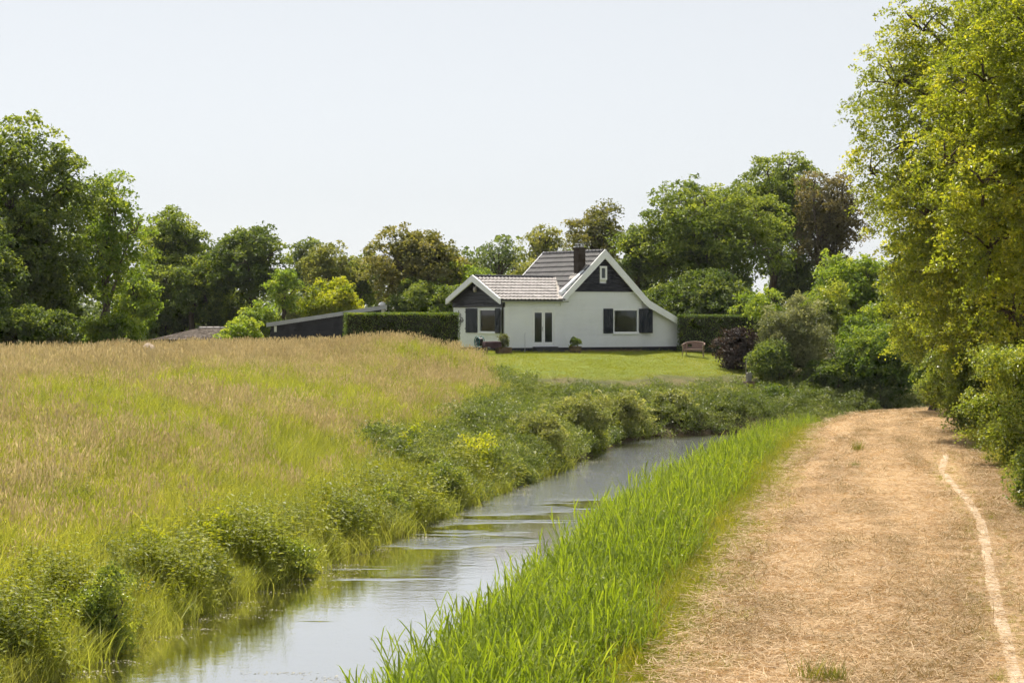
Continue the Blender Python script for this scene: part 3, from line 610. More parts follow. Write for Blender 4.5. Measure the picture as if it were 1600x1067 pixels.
# chimney
CA, CB = 1.50, .62; cz0 = main_z(CA) - .5; cz1 = z_at(387, CA, CB); hw = .225
mb = MB(); mb.box(CA - hw, CA + hw, CB - hw, CB + hw, cz0, cz1 - .12); mb.box(CA - hw - .03, CA + hw + .03, CB - hw - .03, CB + hw + .03, cz1 - .119, cz1)
ch = mb.build('chimney', M['chimney'], main_roof)
mb = MB()
for i, (ox, oy) in enumerate([(-.16, -.16), (.16, -.16), (.16, .16), (-.16, .16), (0, -.17), (0, .17), (.17, 0), (-.17, 0)]): mb.tube([(CA + ox, CB + oy, cz1 - .02), (CA + ox, CB + oy, cz1 + .2)], .014, 5)
for zz in (.07, .2): mb.tube([(CA - .17, CB - .17, cz1 + zz), (CA + .17, CB - .17, cz1 + zz), (CA + .17, CB + .17, cz1 + zz), (CA - .17, CB + .17, cz1 + zz), (CA - .17, CB - .17, cz1 + zz)], .013, 5)
mb.build('spark_guard', M['zinc'], main_roof)
mb = MB(); zf = lambda a: main_z(a) + .09
q = [(CA - hw - .28, CB - hw - .2), (CA + hw + .02, CB - hw - .2), (CA + hw + .02, CB + hw + .15), (CA - hw - .28, CB + hw + .15)]
mb.add([(a, b, zf(a)) for a, b in q] + [(a, b, zf(a) - .05) for a, b in q], [(0, 1, 2, 3), (4, 7, 6, 5), (0, 4, 5, 1), (1, 5, 6, 2), (2, 6, 7, 3), (3, 7, 4, 0)]); mb.build('chimney_flashing', M['lead'], main_roof)
# iron scroll on the annex wall
mb = MB(); bx = b_at(719, A_ANX); bz = z_at(500, A_ANX, bx); xx = A_ANX - .04
def sw(cy, cz_, r, t0, t1, n=14): return [(xx, cy + r * (1 - .5 * i / n) * math.cos(t0 + (t1 - t0) * i / n), cz_ + r * (1 - .5 * i / n) * math.sin(t0 + (t1 - t0) * i / n)) for i in range(n + 1)]
mb.tube([(xx, bx - .45, bz - .02), (xx, bx + .45, bz - .02)], .016, 5); mb.tube([(xx, bx - .12, bz - .3), (xx, bx - .12, bz + .35)], .016, 5); mb.tube([(xx, bx + .25, bz), (xx, bx + .1, bz + .5), (xx, bx - .02, bz + .15)], .014, 5)
mb.tube(sw(bx - .25, bz - .02, .16, 0, 6.5), .014, 5); mb.tube(sw(bx + .3, bz + .06, .14, 3, 9.5), .014, 5); mb.tube(sw(bx + .05, bz - .14, .12, 1, 7), .014, 5)
mb.build('iron_scroll', M['iron'], house)
# ------------------------------------------------------------------ foliage generators
LEAF = {
 'ash':    leaf_mat('ash_leaf',    [(.032, .052, .014), (.068, .098, .022), (.140, .168, .036)], .48),
 'light':  leaf_mat('light_leaf',  [(.050, .085, .015), (.095, .140, .022), (.175, .205, .035)], .5),
 'dark':   leaf_mat('dark_leaf',   [(.024, .042, .014), (.052, .078, .020), (.110, .138, .034)], .45),
 'blue':   leaf_mat('bluish_leaf', [(.030, .050, .024), (.062, .088, .038), (.115, .140, .056)], .45),
 'olive':  leaf_mat('olive_leaf',  [(.052, .070, .022), (.098, .112, .036), (.165, .168, .062)], .45),
 'brown':  leaf_mat('bronze_leaf', [(.040, .050, .018), (.078, .084, .030), (.130, .122, .045)], .46),
 'copper': leaf_mat('copper_leaf', [(.040, .040, .020), (.078, .072, .034), (.130, .114, .050)], .42, (1.5, 1.35, .7)),
 'purple': leaf_mat('purple_leaf', [(.016, .011, .012), (.034, .024, .020), (.075, .060, .040)], .25, (1.3, 1.0, .7)),
 'yellow': leaf_mat('yellow_leaf', [(.085, .120, .014), (.180, .215, .020), (.330, .330, .030)], .5, (1.7, 1.6, .6), gain=1.4),
 'maple':  leaf_mat('maple_leaf',  [(.052, .068, .012), (.115, .130, .018), (.245, .228, .028)], .55, (1.55, 1.55, .5), .42, .5, gain=2.1),
 'hazel':  leaf_mat('hazel_leaf',  [(.045, .070, .014), (.095, .125, .022), (.200, .215, .036)], .48, None, .36, .55),
 'bright': leaf_mat('bright_leaf', [(.026, .050, .010), (.055, .092, .015), (.115, .150, .024)], .45),
 'grey':   leaf_mat('greyish_leaf', [(.060, .070, .032), (.115, .122, .058), (.200, .198, .105)], .4, (1.4, 1.4, .7)),
 'bramble': leaf_mat('bramble_leaf', [(.070, .085, .028), (.130, .140, .045), (.230, .220, .095)], .4, (1.5, 1.5, .6), .5, .45),
 'hedge':  leaf_mat('hedge_leaf',  [(.022, .042, .010), (.055, .088, .014), (.150, .175, .024)], .4),
}
M['bark'] = plain('bark', (.085, .068, .05), .95, .15, .35, 5, .8, 12, stretch=(1, 1, .3))
M['bark_pale'] = plain('pale_bark', (.14, .115, .085), .95, .15, .3, 5, .8, 12, stretch=(1, 1, .3))

def unit(v): return v / np.maximum(np.linalg.norm(v, axis=-1, keepdims=True), 1e-9)
def leaf_quads(C, size, rng, nbias, asp=.62, fold=.22):
    """diamond leaves with a crease at centres C; nbias = preferred normals"""
    n = len(C); nrm = unit(rng.normal(0, 1, (n, 3)) * .75 + nbias); t = unit(np.cross(nrm, rng.normal(0, 1, (n, 3)))); s = np.cross(nrm, t)
    L = (size * rng.uniform(.65, 1.3, n))[:, None]
    V = np.stack([C - t * L * .5, C + s * L * asp * .5 + nrm * L * fold * .5 - t * L * .06, C + t * L * .55 - nrm * L * .1, C - s * L * asp * .5 + nrm * L * fold * .5 - t * L * .06], 1)
    return V.reshape(-1, 3), np.arange(4 * n).reshape(n, 4)
def lobes_for(rng, c, r, n, lr=(.24, .46), flat=.8):
    """sub-crowns of uneven size whose outer ends reach an uneven ellipsoid"""
    c = np.array(c); r = np.array(r); out = []
    for k in range(n):
        z = 1 - 1.9 * (k + .5) / n; ph = k * 2.399963 + rng.uniform(-.6, .6); q = math.sqrt(max(0, 1 - z * z))
        d = np.array([q * math.cos(ph), q * math.sin(ph), z]); lrr = rng.uniform(*lr); reach = rng.uniform(.82, 1.06)
        out.append((c + d * r * max(0, reach - lrr), np.array([1, 1, flat]) * lrr * (r * .6 + r.mean() * .4)))
    for k in range(max(2, n // 4)):
        out.append((c + unit(rng.normal(0, 1, 3)) * r * .25, r * .42))
    return out
def crown(rng, lobes, leaf, cover, spray=.5, wild=.15, top_light=.0, tint0=.42):
    """leaves in flat drooping sprays set over and inside the lobes"""
    Cs = []; Ts = []; Ns = []
    for (lc, lr) in lobes:
        area = 4 * math.pi * (((lr[0] * lr[1]) ** 1.6 + 2 * (lr[0] * lr[2]) ** 1.6) / 3) ** (1 / 1.6)
        ns = max(5, int(1.05 * area / (math.pi * spray * spray)))
        d = unit(rng.normal(0, 1, (ns, 3)) + np.array([0, 0, .2])); rad = np.where(rng.random(ns) < .72, rng.uniform(.86, 1.06, ns), rng.uniform(.4, .86, ns))
        rad = rad + (rng.random(ns) < wild) * rng.uniform(.05, .32, ns)
        cc = lc + d * lr * rad[:, None]; R = spray * np.exp(rng.normal(-.1, .3, ns)); lt = rng.normal(0, .1)
        m = np.maximum(6, (cover * 1.2 * math.pi * R * R / (leaf * leaf * .5)).astype(int)); k = np.repeat(np.arange(ns), m); n = len(k)
        nn = unit(d * .55 + np.array([0, 0, .8]) + rng.normal(0, .28, (ns, 3))); e1 = unit(np.cross(nn, rng.normal(0, 1, (ns, 3)))); e2 = np.cross(nn, e1)
        q = np.sqrt(rng.random(n)); ph = rng.uniform(0, 2 * math.pi, n); lump = 1 + .35 * np.sin(3 * ph + k * 1.7) 
        u = (q * np.cos(ph) * lump)[:, None]; v = (q * np.sin(ph) * lump * .8)[:, None]; w = (rng.normal(0, .16, n) - .35 * q * q)[:, None]
        P = cc[k] + (e1[k] * u + e2[k] * v + nn[k] * w) * R[k][:, None]
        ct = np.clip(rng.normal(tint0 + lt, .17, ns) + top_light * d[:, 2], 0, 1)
        Cs.append(P); Ts.append(np.clip(ct[k] + rng.normal(0, .13, n), 0, 1)); Ns.append(nn[k] * .8 + np.array([0, 0, .15]))
    C = np.concatenate(Cs); V, Fq = leaf_quads(C, leaf, rng, np.concatenate(Ns)); return V, Fq, np.concatenate(Ts)
def limb(mb, p, q, r0, r1, rng, sag=.15, n=6, sides=7):
    p, q = np.array(p, float), np.array(q, float); L = np.linalg.norm(q - p); pts = []; rs = []
    for i in range(n + 1):
        t = i / n; x = p * (1 - t) + q * t; x = x + np.array([0, 0, L * sag * math.sin(math.pi * t)]) * (1 if q[2] >= p[2] - .2 else .3) + rng.normal(0, L * .018, 3) * (0 < i < n)
        pts.append(tuple(x)); rs.append(r0 * (1 - t) + r1 * t)
    mb.tube(pts, rs, sides)
TRI = [0]
def tree(name, label, px, top, bot, half, Y, leafkind, cat='tree', leaf=.15, cover=1.0, nl=16, group=None, bark='bark', lean=0, depth=.9, trunks=1, seed=None, lr=(.28, .5), wild=.28, top_light=.1, show=1.0, spray=.48, dxg=0):
    """a tree whose crown spans px±half and rows top..bot at distance Y; stands on the ground"""
    rng = np.random.default_rng(seed if seed is not None else abs(hash(name + str(px))) % 99991)
    leaf = leaf * (1.2 if Y > 90 else 1.1); half = half * (1.13 if cat == 'tree' and Y > 100 else 1.0); s = FPX / Y; cx = (px - 800) / s; cz = CZ - ((top + bot) / 2 - HOR) / s; rx = half / s; rz = (bot - top) / 2 / s
    gx_ = cx + lean + dxg; gz = h1(gx_, Y); root = empty(name, (gx_, Y, gz), label=label, cat=cat, group=group)
    c = np.array([-lean - dxg, 0, cz - gz]); r = np.array([rx, rx * depth, rz])
    lobes = lobes_for(rng, c, r, nl, lr)
    V, Fq, T = crown(rng, lobes, leaf, cover, min(spray, .3 * min(rx, rz) + .08), wild, top_light)
    V[:, 2] = np.maximum(V[:, 2], .02)
    link('crown', np_mesh('crown', V, Fq, LEAF[leafkind], fattr={'tint': T}), root); TRI[0] += 2 * len(Fq)
    mb = MB(); ht = max(c[2] + rz, 1.0); tr = max(.05, .022 * ht) * show
    for k in range(trunks):
        off = np.array([rng.normal(0, .12), rng.normal(0, .12), 0]) * (trunks > 1) * min(rx, 2.5); topp = c * np.array([.7, .7, 0]) + np.array([rng.normal(0, .12) * rx, rng.normal(0, .1) * rx, c[2] + rz * .35]) + off * 2.2
        limb(mb, off + np.array([0, 0, -.25]), topp, tr * (1.25 if trunks == 1 else .8), tr * .25, rng, 0, 9, 8)
        for (lc, lr_) in lobes[k::trunks]:
            t = rng.uniform(.32, .8); a = (off + np.array([0, 0, -.25])) * (1 - t) + topp * t
            if lc[2] < a[2] - .4: a = (off + np.array([0, 0, -.25])) * .7 + topp * .3
            limb(mb, a, lc + np.array([0, 0, lr_[2] * .2]), tr * .42, tr * .1, rng, .12, 6, 6)
            for j in range(5):
                d = unit(rng.normal(0, 1, 3) + np.array([0, 0, .45])); limb(mb, lc + d * 0.05, lc + d * lr_ * .7, tr * .13, tr * .04, rng, .08, 3, 4)
    mb.build('trunk', M[bark], root, True); return root
def shrub(name, label, px, top, base_py, half, Y, leafkind, cat='shrub', leaf=.12, cover=1.2, nl=9, depth=.9, **kw):
    return tree(name, label, px, top, base_py, half, Y, leafkind, cat, leaf, cover, nl, depth=depth, trunks=kw.pop('trunks', 3), show=kw.pop('show', .8), **kw)
def hedge(name, label, p0, p1, thick, z0, z1, leafkind, leaf=.07, dens=330, seed=1, wavy=.04):
    """clipped hedge: a woody core with leaves standing out of every face"""
    rng = np.random.default_rng(seed); p0 = Vector(p0); p1 = Vector(p1); L = (p1 - p0).length; ang = math.atan2(p1.y - p0.y, p1.x - p0.x)
    root = empty(name, (p0.x, p0.y, z0), ang, label=label, cat='hedge'); hh = z1 - z0
    mb = MB(); mb.box(.1, L - .1, .1, thick - .1, -.3, hh - .12); mb.build('woody_core', plain(name + '_core', (.03, .032, .014), .95, .1, .4, 6, .8, 15), root)
    Cs, Ns = [], []
    for (ar, f) in [(L * hh, 'f'), (L * hh * .6, 'b'), (L * thick * 1.6, 't'), (thick * hh, 'l'), (thick * hh, 'r')]:
        n = int(ar * dens); u = rng.random(n); v = rng.random(n); j = np.abs(rng.normal(0, .05, n)) * 1.2
        if f in 'fb': P = np.stack([u * L, (j if f == 'f' else thick - j), v * hh], -1); nn = (0, -1 if f == 'f' else 1, .25)
        elif f == 't': P = np.stack([u * L, v * thick, hh - j * .6], -1); nn = (0, 0, 1)
        else: P = np.stack([(j if f == 'l' else L - j), u * thick, v * hh], -1); nn = (-1 if f == 'l' else 1, 0, .25)
        P = P + ((fnoise(P[:, 0] + P[:, 1], P[:, 2] + P[:, 1] * .5, .45, seed) - .5) * wavy * 3)[:, None] * np.array(nn); Cs.append(P); Ns.append(np.tile(np.array(nn, float), (n, 1)))
    C = np.concatenate(Cs); V, Fq = leaf_quads(C, leaf, rng, np.concatenate(Ns) * 1.1); T = np.clip(fnoise(C[:, 0], C[:, 2] + C[:, 1], .5, seed + 2) * 1.3 - .25 + rng.normal(0, .16, len(C)), 0, 1)
    link('foliage', np_mesh('foliage', V, Fq, LEAF[leafkind], fattr={'tint': T}), root); TRI[0] += 2 * len(Fq); return root

# ------------------------------------------------------------------ trees
# left wood, from the frame's edge inwards
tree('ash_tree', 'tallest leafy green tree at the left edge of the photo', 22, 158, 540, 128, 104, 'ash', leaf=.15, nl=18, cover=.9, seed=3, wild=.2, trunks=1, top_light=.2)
tree('ash_tree', 'dark tree standing low in front of the tallest left tree, cut by the frame', -60, 330, 560, 120, 98, 'dark', leaf=.14, nl=12, seed=4)
tree('ash_tree', 'loose light green tree with a ragged top beside the tallest left tree', 166, 240, 525, 66, 109, 'light', leaf=.14, nl=13, cover=.75, seed=9, wild=.3, lr=(.26, .42), depth=1.0, bark='bark_pale', top_light=.15)
tree('sycamore_tree', 'round dark green tree behind the ragged light green tree', 258, 300, 480, 66, 144, 'ash', nl=12, seed=12, top_light=.2)
tree('fruit_tree', 'broad low tree with visible dark trunk above the brown shingled roof', 296, 388, 512, 74, 141, 'ash', leaf=.14, nl=12, seed=14, top_light=.2, show=1.5)
tree('oak_tree', 'large round dark tree behind the broad low tree with the visible trunk', 388, 330, 490, 68, 140, 'dark', leaf=.16, nl=14, seed=15, top_light=.2)
tree('poplar_tree', 'small bluish far tree just right of the large round dark tree', 478, 352, 470, 30, 165, 'blue', leaf=.18, nl=8, seed=16)
tree('willow_tree', 'olive green rounded tree behind the yellow green bush', 516, 366, 470, 48, 150, 'olive', leaf=.16, nl=10, seed=17)
tree('alder_tree', 'pale green pointed young tree left of the yellow green bush', 443, 398, 505, 30, 133, 'light', leaf=.13, nl=9, seed=18, lr=(.3, .45))
shrub('elder_bush', 'bright yellow green bush behind the black shed roof', 520, 426, 520, 62, 134, 'yellow', leaf=.14, nl=10, seed=19, top_light=.1)
shrub('laurel_bush', 'dull green bush at the low end of the black shed', 402, 462, 540, 46, 131, 'light', leaf=.13, nl=7, seed=20)
shrub('bamboo_bush', 'fresh light green bush between brown roof and black shed', 376, 492, 545, 44, 122, 'light', leaf=.13, nl=7, seed=21)
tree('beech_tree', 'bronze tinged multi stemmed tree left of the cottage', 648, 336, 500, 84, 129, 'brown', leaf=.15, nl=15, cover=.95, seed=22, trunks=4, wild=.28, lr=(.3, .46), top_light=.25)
shrub('holly_tree', 'dark evergreen bush under the bronze tinged tree', 655, 425, 520, 62, 126, 'dark', leaf=.13, nl=8, seed=23)
tree('hawthorn_tree', 'light green bush rising just behind the annex gable', 728, 396, 500, 46, 128, 'light', leaf=.13, nl=9, seed=24)
tree('birch_tree', 'airy bluish tree with sky gaps behind the annex roof', 776, 360, 460, 44, 158, 'blue', leaf=.15, nl=12, cover=.55, seed=25, lr=(.22, .34), wild=.25)
tree('hazel_tree', 'yellowish bush behind the main roof left verge', 822, 398, 470, 34, 138, 'olive', leaf=.13, nl=8, seed=26)
tree('oak_tree', 'small spire topped tree above the left half of the main roof', 852, 338, 450, 38, 152, 'olive', leaf=.15, nl=10, seed=27, wild=.25, lr=(.28, .42))
tree('oak_tree', 'ragged brownish green tree behind the chimney', 930, 306, 440, 55, 147, 'brown', leaf=.15, nl=13, cover=.8, seed=28, wild=.3, lr=(.26, .4))
tree('ash_tree', 'pale tree crowding the right slope of the main roof', 992, 334, 470, 36, 136, 'blue', leaf=.14, nl=9, seed=29)
tree('ash_tree', 'wide rounded tree with pale limbs right of the cottage', 1105, 264, 482, 126, 135, 'ash', leaf=.15, nl=20, cover=.85, seed=30, bark='bark_pale', trunks=2, top_light=.25, show=1.2, lr=(.28, .42))
tree('sycamore_tree', 'tall green tree rising behind the wide rounded tree', 1215, 222, 430, 82, 150, 'ash', leaf=.16, nl=15, seed=31, wild=.2, top_light=.2)
tree('copper_beech', 'tall copper brown tree with sky gaps between its stems', 1292, 250, 440, 64, 146, 'copper', leaf=.14, nl=19, cover=.68, seed=32, trunks=4, wild=.2, lr=(.24, .36), top_light=.25)
shrub('laurel_bush', 'dark bush behind the right clipped hedge', 1090, 418, 540, 112, 127, 'dark', leaf=.14, nl=16, seed=33, top_light=.1)
tree('walnut_tree', 'soft pale green tree right of the copper tree', 1336, 378, 540, 76, 126, 'light', leaf=.14, nl=13, seed=34, cover=.9)
shrub('hazel_bush', 'yellow green bush below the soft pale green tree', 1280, 432, 560, 64, 122, 'hazel', leaf=.12, nl=9, seed=35)
shrub('willow_bush', 'large grey green willow bush beyond the end of the canal', 1240, 452, 606, 74, 114.5, 'grey', leaf=.10, nl=14, seed=36, cover=1.1, wild=.2)
shrub('smoke_bush', 'dark purple leaved bush beside the garden bench', 1150, 498, 590, 36, 115, 'purple', leaf=.10, nl=11, seed=37, wild=.2)
shrub('elder_bush', 'vivid green bush at the far end of the mown path', 1380, 488, 640, 82, 112, 'bright', leaf=.12, nl=14, seed=38, cover=1.1, top_light=.25)
shrub('hawthorn_bush', 'shaded dark bush between the willow bush and the path end', 1300, 548, 640, 62, 112, 'dark', leaf=.11, nl=9, seed=39)
# right side of the path
tree('field_maple', 'big golden green maple filling the upper right of the photo', 1540, -110, 630, 226, 78, 'maple', leaf=.10, nl=42, cover=.52, seed=41, lr=(.17, .34), wild=.3, depth=.8, spray=.3, dxg=2.2)
tree('field_maple', 'golden maple bough leaning in from the right frame edge', 1705, -120, 580, 305, 52, 'maple', leaf=.088, nl=44, cover=.6, seed=42, lr=(.17, .34), wild=.3, spray=.26, dxg=1.2, depth=.8)
tree('field_maple', 'smaller maple behind the big one, above the path bend', 1462, 300, 620, 92, 100, 'maple', leaf=.10, nl=18, cover=.8, seed=43, spray=.32)
shrub('hazel_bush', 'glossy leaved hazel bush overhanging the track at the right frame edge', 1612, 500, 760, 112, 64, 'hazel', leaf=.085, nl=13, seed=44, cover=1.0, wild=.3)
shrub('hazel_bush', 'hazel bush beside the dark post where the path narrows', 1520, 520, 700, 62, 82, 'hazel', leaf=.09, nl=11, seed=45, cover=1.1, wild=.25)
shrub('hawthorn_bush', 'dense green bush at the inside of the path bend', 1488, 500, 668, 52, 95, 'hazel', leaf=.09, nl=13, seed=46)
shrub('hawthorn_bush', 'dark bush low under the big maple behind the hazels', 1590, 470, 690, 90, 86, 'dark', leaf=.11, nl=10, seed=47)
shrub('elder_bush', 'deep green bush closing the gap behind the path bend', 1440, 520, 650, 56, 118, 'dark', leaf=.12, nl=10, seed=54)
tree('ash_tree', 'green tree filling the hollow between vivid bush and big maple', 1425, 400, 620, 70, 122, 'ash', leaf=.14, nl=13, seed=55)
shrub('hawthorn_bush', 'pale bush behind the vivid green bush', 1345, 470, 600, 60, 119, 'light', leaf=.12, nl=9, seed=56)
tree('field_maple', 'low golden maple boughs hanging over the hazels', 1560, 330, 640, 160, 84, 'maple', leaf=.10, nl=22, cover=.62, seed=57, wild=.3, spray=.3)
shrub('hazel_bush', 'hazel bush cut by the right frame edge nearest the camera', 1665, 560, 860, 90, 50, 'hazel', leaf=.08, nl=11, seed=58, wild=.3)
tree('lime_tree', 'round green tree filling the skyline behind the black shed', 560, 378, 500, 46, 152, 'ash', leaf=.15, nl=11, seed=59)
tree('lime_tree', 'round mid green tree between the large dark tree and the ragged tree', 330, 362, 500, 44, 146, 'ash', leaf=.15, nl=11, seed=60)
tree('ash_tree', 'green tree closing the gap left of the main roof', 715, 372, 490, 40, 150, 'ash', leaf=.15, nl=10, seed=63)
tree('oak_tree', 'dark tree peeping between main roof and the wide rounded tree', 1010, 372, 490, 44, 148, 'dark', leaf=.15, nl=10, seed=64)
shrub('elder_bush', 'mid green bush behind the brown roof and the broad low tree', 262, 440, 545, 62, 143, 'ash', leaf=.14, nl=12, seed=65)
shrub('elder_bush', 'green bush under the large round dark tree', 360, 436, 545, 58, 143, 'ash', leaf=.14, nl=12, seed=66)
shrub('hawthorn_bush', 'olive bush right of the pale pointed young tree', 482, 440, 540, 40, 139, 'olive', leaf=.13, nl=10, seed=67)
shrub('elder_bush', 'leafy bush filling the gap beneath the tallest left tree', 90, 400, 548, 56, 107, 'ash', leaf=.13, nl=12, seed=68)
shrub('elder_bush', 'shaded bush between ragged tree and round dark tree', 208, 400, 545, 42, 118, 'light', leaf=.13, nl=11, seed=69)
shrub('hawthorn_bush', 'green bush between annex gable and bronze tinged tree', 710, 430, 530, 40, 124, 'ash', leaf=.13, nl=9, seed=95)
shrub('hazel_bush', 'soft green bush between willow bush and right clipped hedge', 1195, 440, 560, 48, 121, 'light', leaf=.12, nl=10, seed=96)
shrub('hawthorn_bush', 'leafy bush closing the far end of the path under the maples', 1462, 500, 655, 50, 108, 'ash', leaf=.11, nl=12, seed=97)
shrub('hawthorn_bush', 'dark bush left of the willow bush behind the concrete post', 1205, 520, 610, 44, 112, 'dark', leaf=.11, nl=10, seed=98)
tree('alder_tree', 'dark alder between the wide rounded tree and the copper tree', 1245, 372, 510, 50, 150, 'dark', leaf=.15, nl=12, seed=99)
# undergrowth along the left wood
shrub('holly_bush', 'dark undergrowth bush at the far left behind the meadow crest', 40, 470, 560, 90, 96, 'dark', leaf=.12, nl=9, seed=50)
shrub('elder_bush', 'light green undergrowth bush below the ragged light green tree', 175, 480, 550, 60, 108, 'light', leaf=.12, nl=8, seed=51)
shrub('holly_bush', 'dark low bush left of the brown shingled roof', 118, 490, 550, 50, 112, 'dark', leaf=.12, nl=7, seed=52)
shrub('laurel_bush', 'pale green bush under the broad low tree left of its trunk', 224, 488, 545, 36, 141, 'light', leaf=.12, nl=7, seed=53)

# hedges
zc = lambda py, Y: world_z(py, Y)
hedge('clipped_hedge', 'clipped box hedge with sunlit top left of the cottage', (world_x(541, 112), 112, 0), (world_x(719, 113.2), 113.2, 0), 1.3, 2.3, zc(488.5, 112.5), 'hedge', seed=61)
hedge('clipped_hedge', 'tall dark clipped hedge between cottage and garden bench', (world_x(1058, 121.5), 121.6, 0), (world_x(1182, 120.5), 120.2, 0), 1.1, 2.0, zc(492, 121), 'hedge', seed=62)

# bushes on the canal bank
for i, (nm, lb, px, tp, bt, hf, Y, kd, lf) in enumerate([
  ('bramble_bush', 'pale bramble bush overhanging the water at the canal narrows', 838, 630, 734, 66, 79, 'bramble', .075),
  ('bramble_bush', 'broad bramble bush on the bank right of the yellow shrubs', 906, 604, 702, 66, 88, 'bramble', .08),
  ('bramble_bush', 'grey green bramble bush nearest the far end of the water', 972, 600, 682, 54, 96, 'bramble', .085),
  ('bramble_bush', 'bramble bush above the far bend of the canal', 1046, 600, 668, 56, 102.8, 'bramble', .09),
  ('bramble_bush', 'bramble bush farthest right on the canal bank below the lawn', 1125, 602, 660, 52, 106, 'bramble', .09),
  ('bramble_bush', 'green bramble bush where the reeds hide the canal bend', 1196, 596, 655, 50, 109, 'hedge', .09),
  ('bramble_bush', 'low leafy bush on the bank left of the bright yellow shrub', 690, 712, 800, 48, 63.5, 'hazel', .06),
  ('bramble_bush', 'bushy green weeds at the waterline below the slender yellow shoot', 596, 744, 838, 44, 57, 'hazel', .06),
  ('bramble_bush', 'dark leafy bush overhanging the water on the near left bank', 452, 836, 918, 50, 47, 'hazel', .05),
  ('bramble_bush', 'leafy bush at the lower left where the water leaves the photo', 150, 880, 1040, 60, 36.5, 'hazel', .05),
  ('young_elder', 'bright yellow shrub at the waterline in mid photo', 742, 660, 775, 50, 70, 'yellow', .075),
  ('young_elder', 'slender yellow green shoot left of the bright yellow shrub', 640, 655, 775, 24, 66, 'yellow', .07),
  ('young_elder', 'small yellow shrub low at the water right of the bright yellow shrub', 792, 716, 770, 28, 72, 'yellow', .07),
  ('young_elder', 'yellow tipped shrub on the near left bank', 335, 786, 925, 40, 45.5, 'yellow', .055),
  ('young_elder', 'yellow tipped shrub cut by the lower left meadow edge', 228, 808, 945, 36, 42.5, 'yellow', .055)]):
    B = 'bramble' in nm
    shrub(nm, lb, px, tp, bt, hf, Y, kd, leaf=lf, nl=12 if B else 9, seed=70 + i, cover=1.0 if B else .55, wild=.35, lr=(.26, .46) if B else (.22, .38), show=.6, top_light=.1 if B else .3, spray=.2, depth=1.0)

# far wood: reads as one mass behind everything
rng = np.random.default_rng(90); lobes = []
for k in range(80):
    x = rng.uniform(-75, 80); y = 185 + rng.uniform(-8, 14); hgt = rng.uniform(4.2, 7.6); lobes.append((np.array([x, y, 2.2 + hgt * .5]), np.array([rng.uniform(2, 4.5), 2.5, hgt * .55])))
V, Fq, T = crown(rng, lobes, .5, .7, 1.0)
V[:, 2] = np.maximum(V[:, 2], 2.0)
link('far_wood', np_mesh('far_wood', V, Fq, LEAF['blue'], fattr={'tint': T}), label='low green far wood closing the view behind the garden trees', cat='wood', kind='stuff'); TRI[0] += 2 * len(Fq)
print('FOLIAGE TRIANGLES', TRI[0])
# ------------------------------------------------------------------ grasses, reeds, herbs (uncountable: geometry-node scatters)
def blade_set(rng, n, rad, h, w, bend, segs=3, lean=.25, base=None):
    """n curved tapering blades in a tuft"""
    P = np.stack([rng.normal(0, rad * .5, n), rng.normal(0, rad * .5, n), np.full(n, -.04)], -1) if base is None else base
    hh = rng.uniform(h[0], h[1], n); az = rng.uniform(0, 2 * math.pi, n); d = np.stack([np.cos(az), np.sin(az), np.zeros(n)], -1); ln = rng.uniform(0, lean, n); bd = rng.uniform(bend[0], bend[1], n)
    fz = rng.uniform(0, 2 * math.pi, n); s = np.stack([np.cos(fz), np.sin(fz), np.zeros(n)], -1); ww = w * rng.uniform(.7, 1.3, n)
    rows = []
    for i in range(segs + 1):
        t = i / segs; c = P + np.array([0, 0, 1]) * (hh * t * (1 - .35 * bd * t))[:, None] + d * (hh * (ln * t + bd * t * t))[:, None]
        wt = ww * (1 - t ** 1.6 * .93) * (.75 + .25 * min(1, t * 4)); rows += [c - s * wt[:, None] * .5, c + s * wt[:, None] * .5]
    V = np.stack(rows, 1).reshape(-1, 3); k = 2 * (segs + 1); b = np.arange(n)[:, None, None] * k; q = np.array([[2 * i, 2 * i + 1, 2 * i + 3, 2 * i + 2] for i in range(segs)])[None]
    F = (b + q).reshape(-1, 4); T = np.repeat(np.clip(rng.normal(.5, .22, n), 0, 1), segs); return V, F, T
def cat_sets(*S):
    V = []; F = []; T = []; MI = []; k = 0
    for mi, (v, f, t) in S: V.append(v); F.append(f + k); T.append(t); MI.append(np.full(len(f), mi)); k += len(v)
    return np.concatenate(V), np.concatenate(F), np.concatenate(T), np.concatenate(MI)
def strips(P, Q, S, w0, w1):
    """flat strips from P to Q with side vectors S"""
    V = np.stack([P - S * w0, P + S * w0, Q + S * w1, Q - S * w1], 1).reshape(-1, 3); return V, np.arange(len(V)).reshape(-1, 4)
def src(name, data, mats):
    V, F, T, MI = data; return bpy.data.objects.new(name, np_mesh(name, V, F, mats, fattr={'tint': T}, midx=MI))
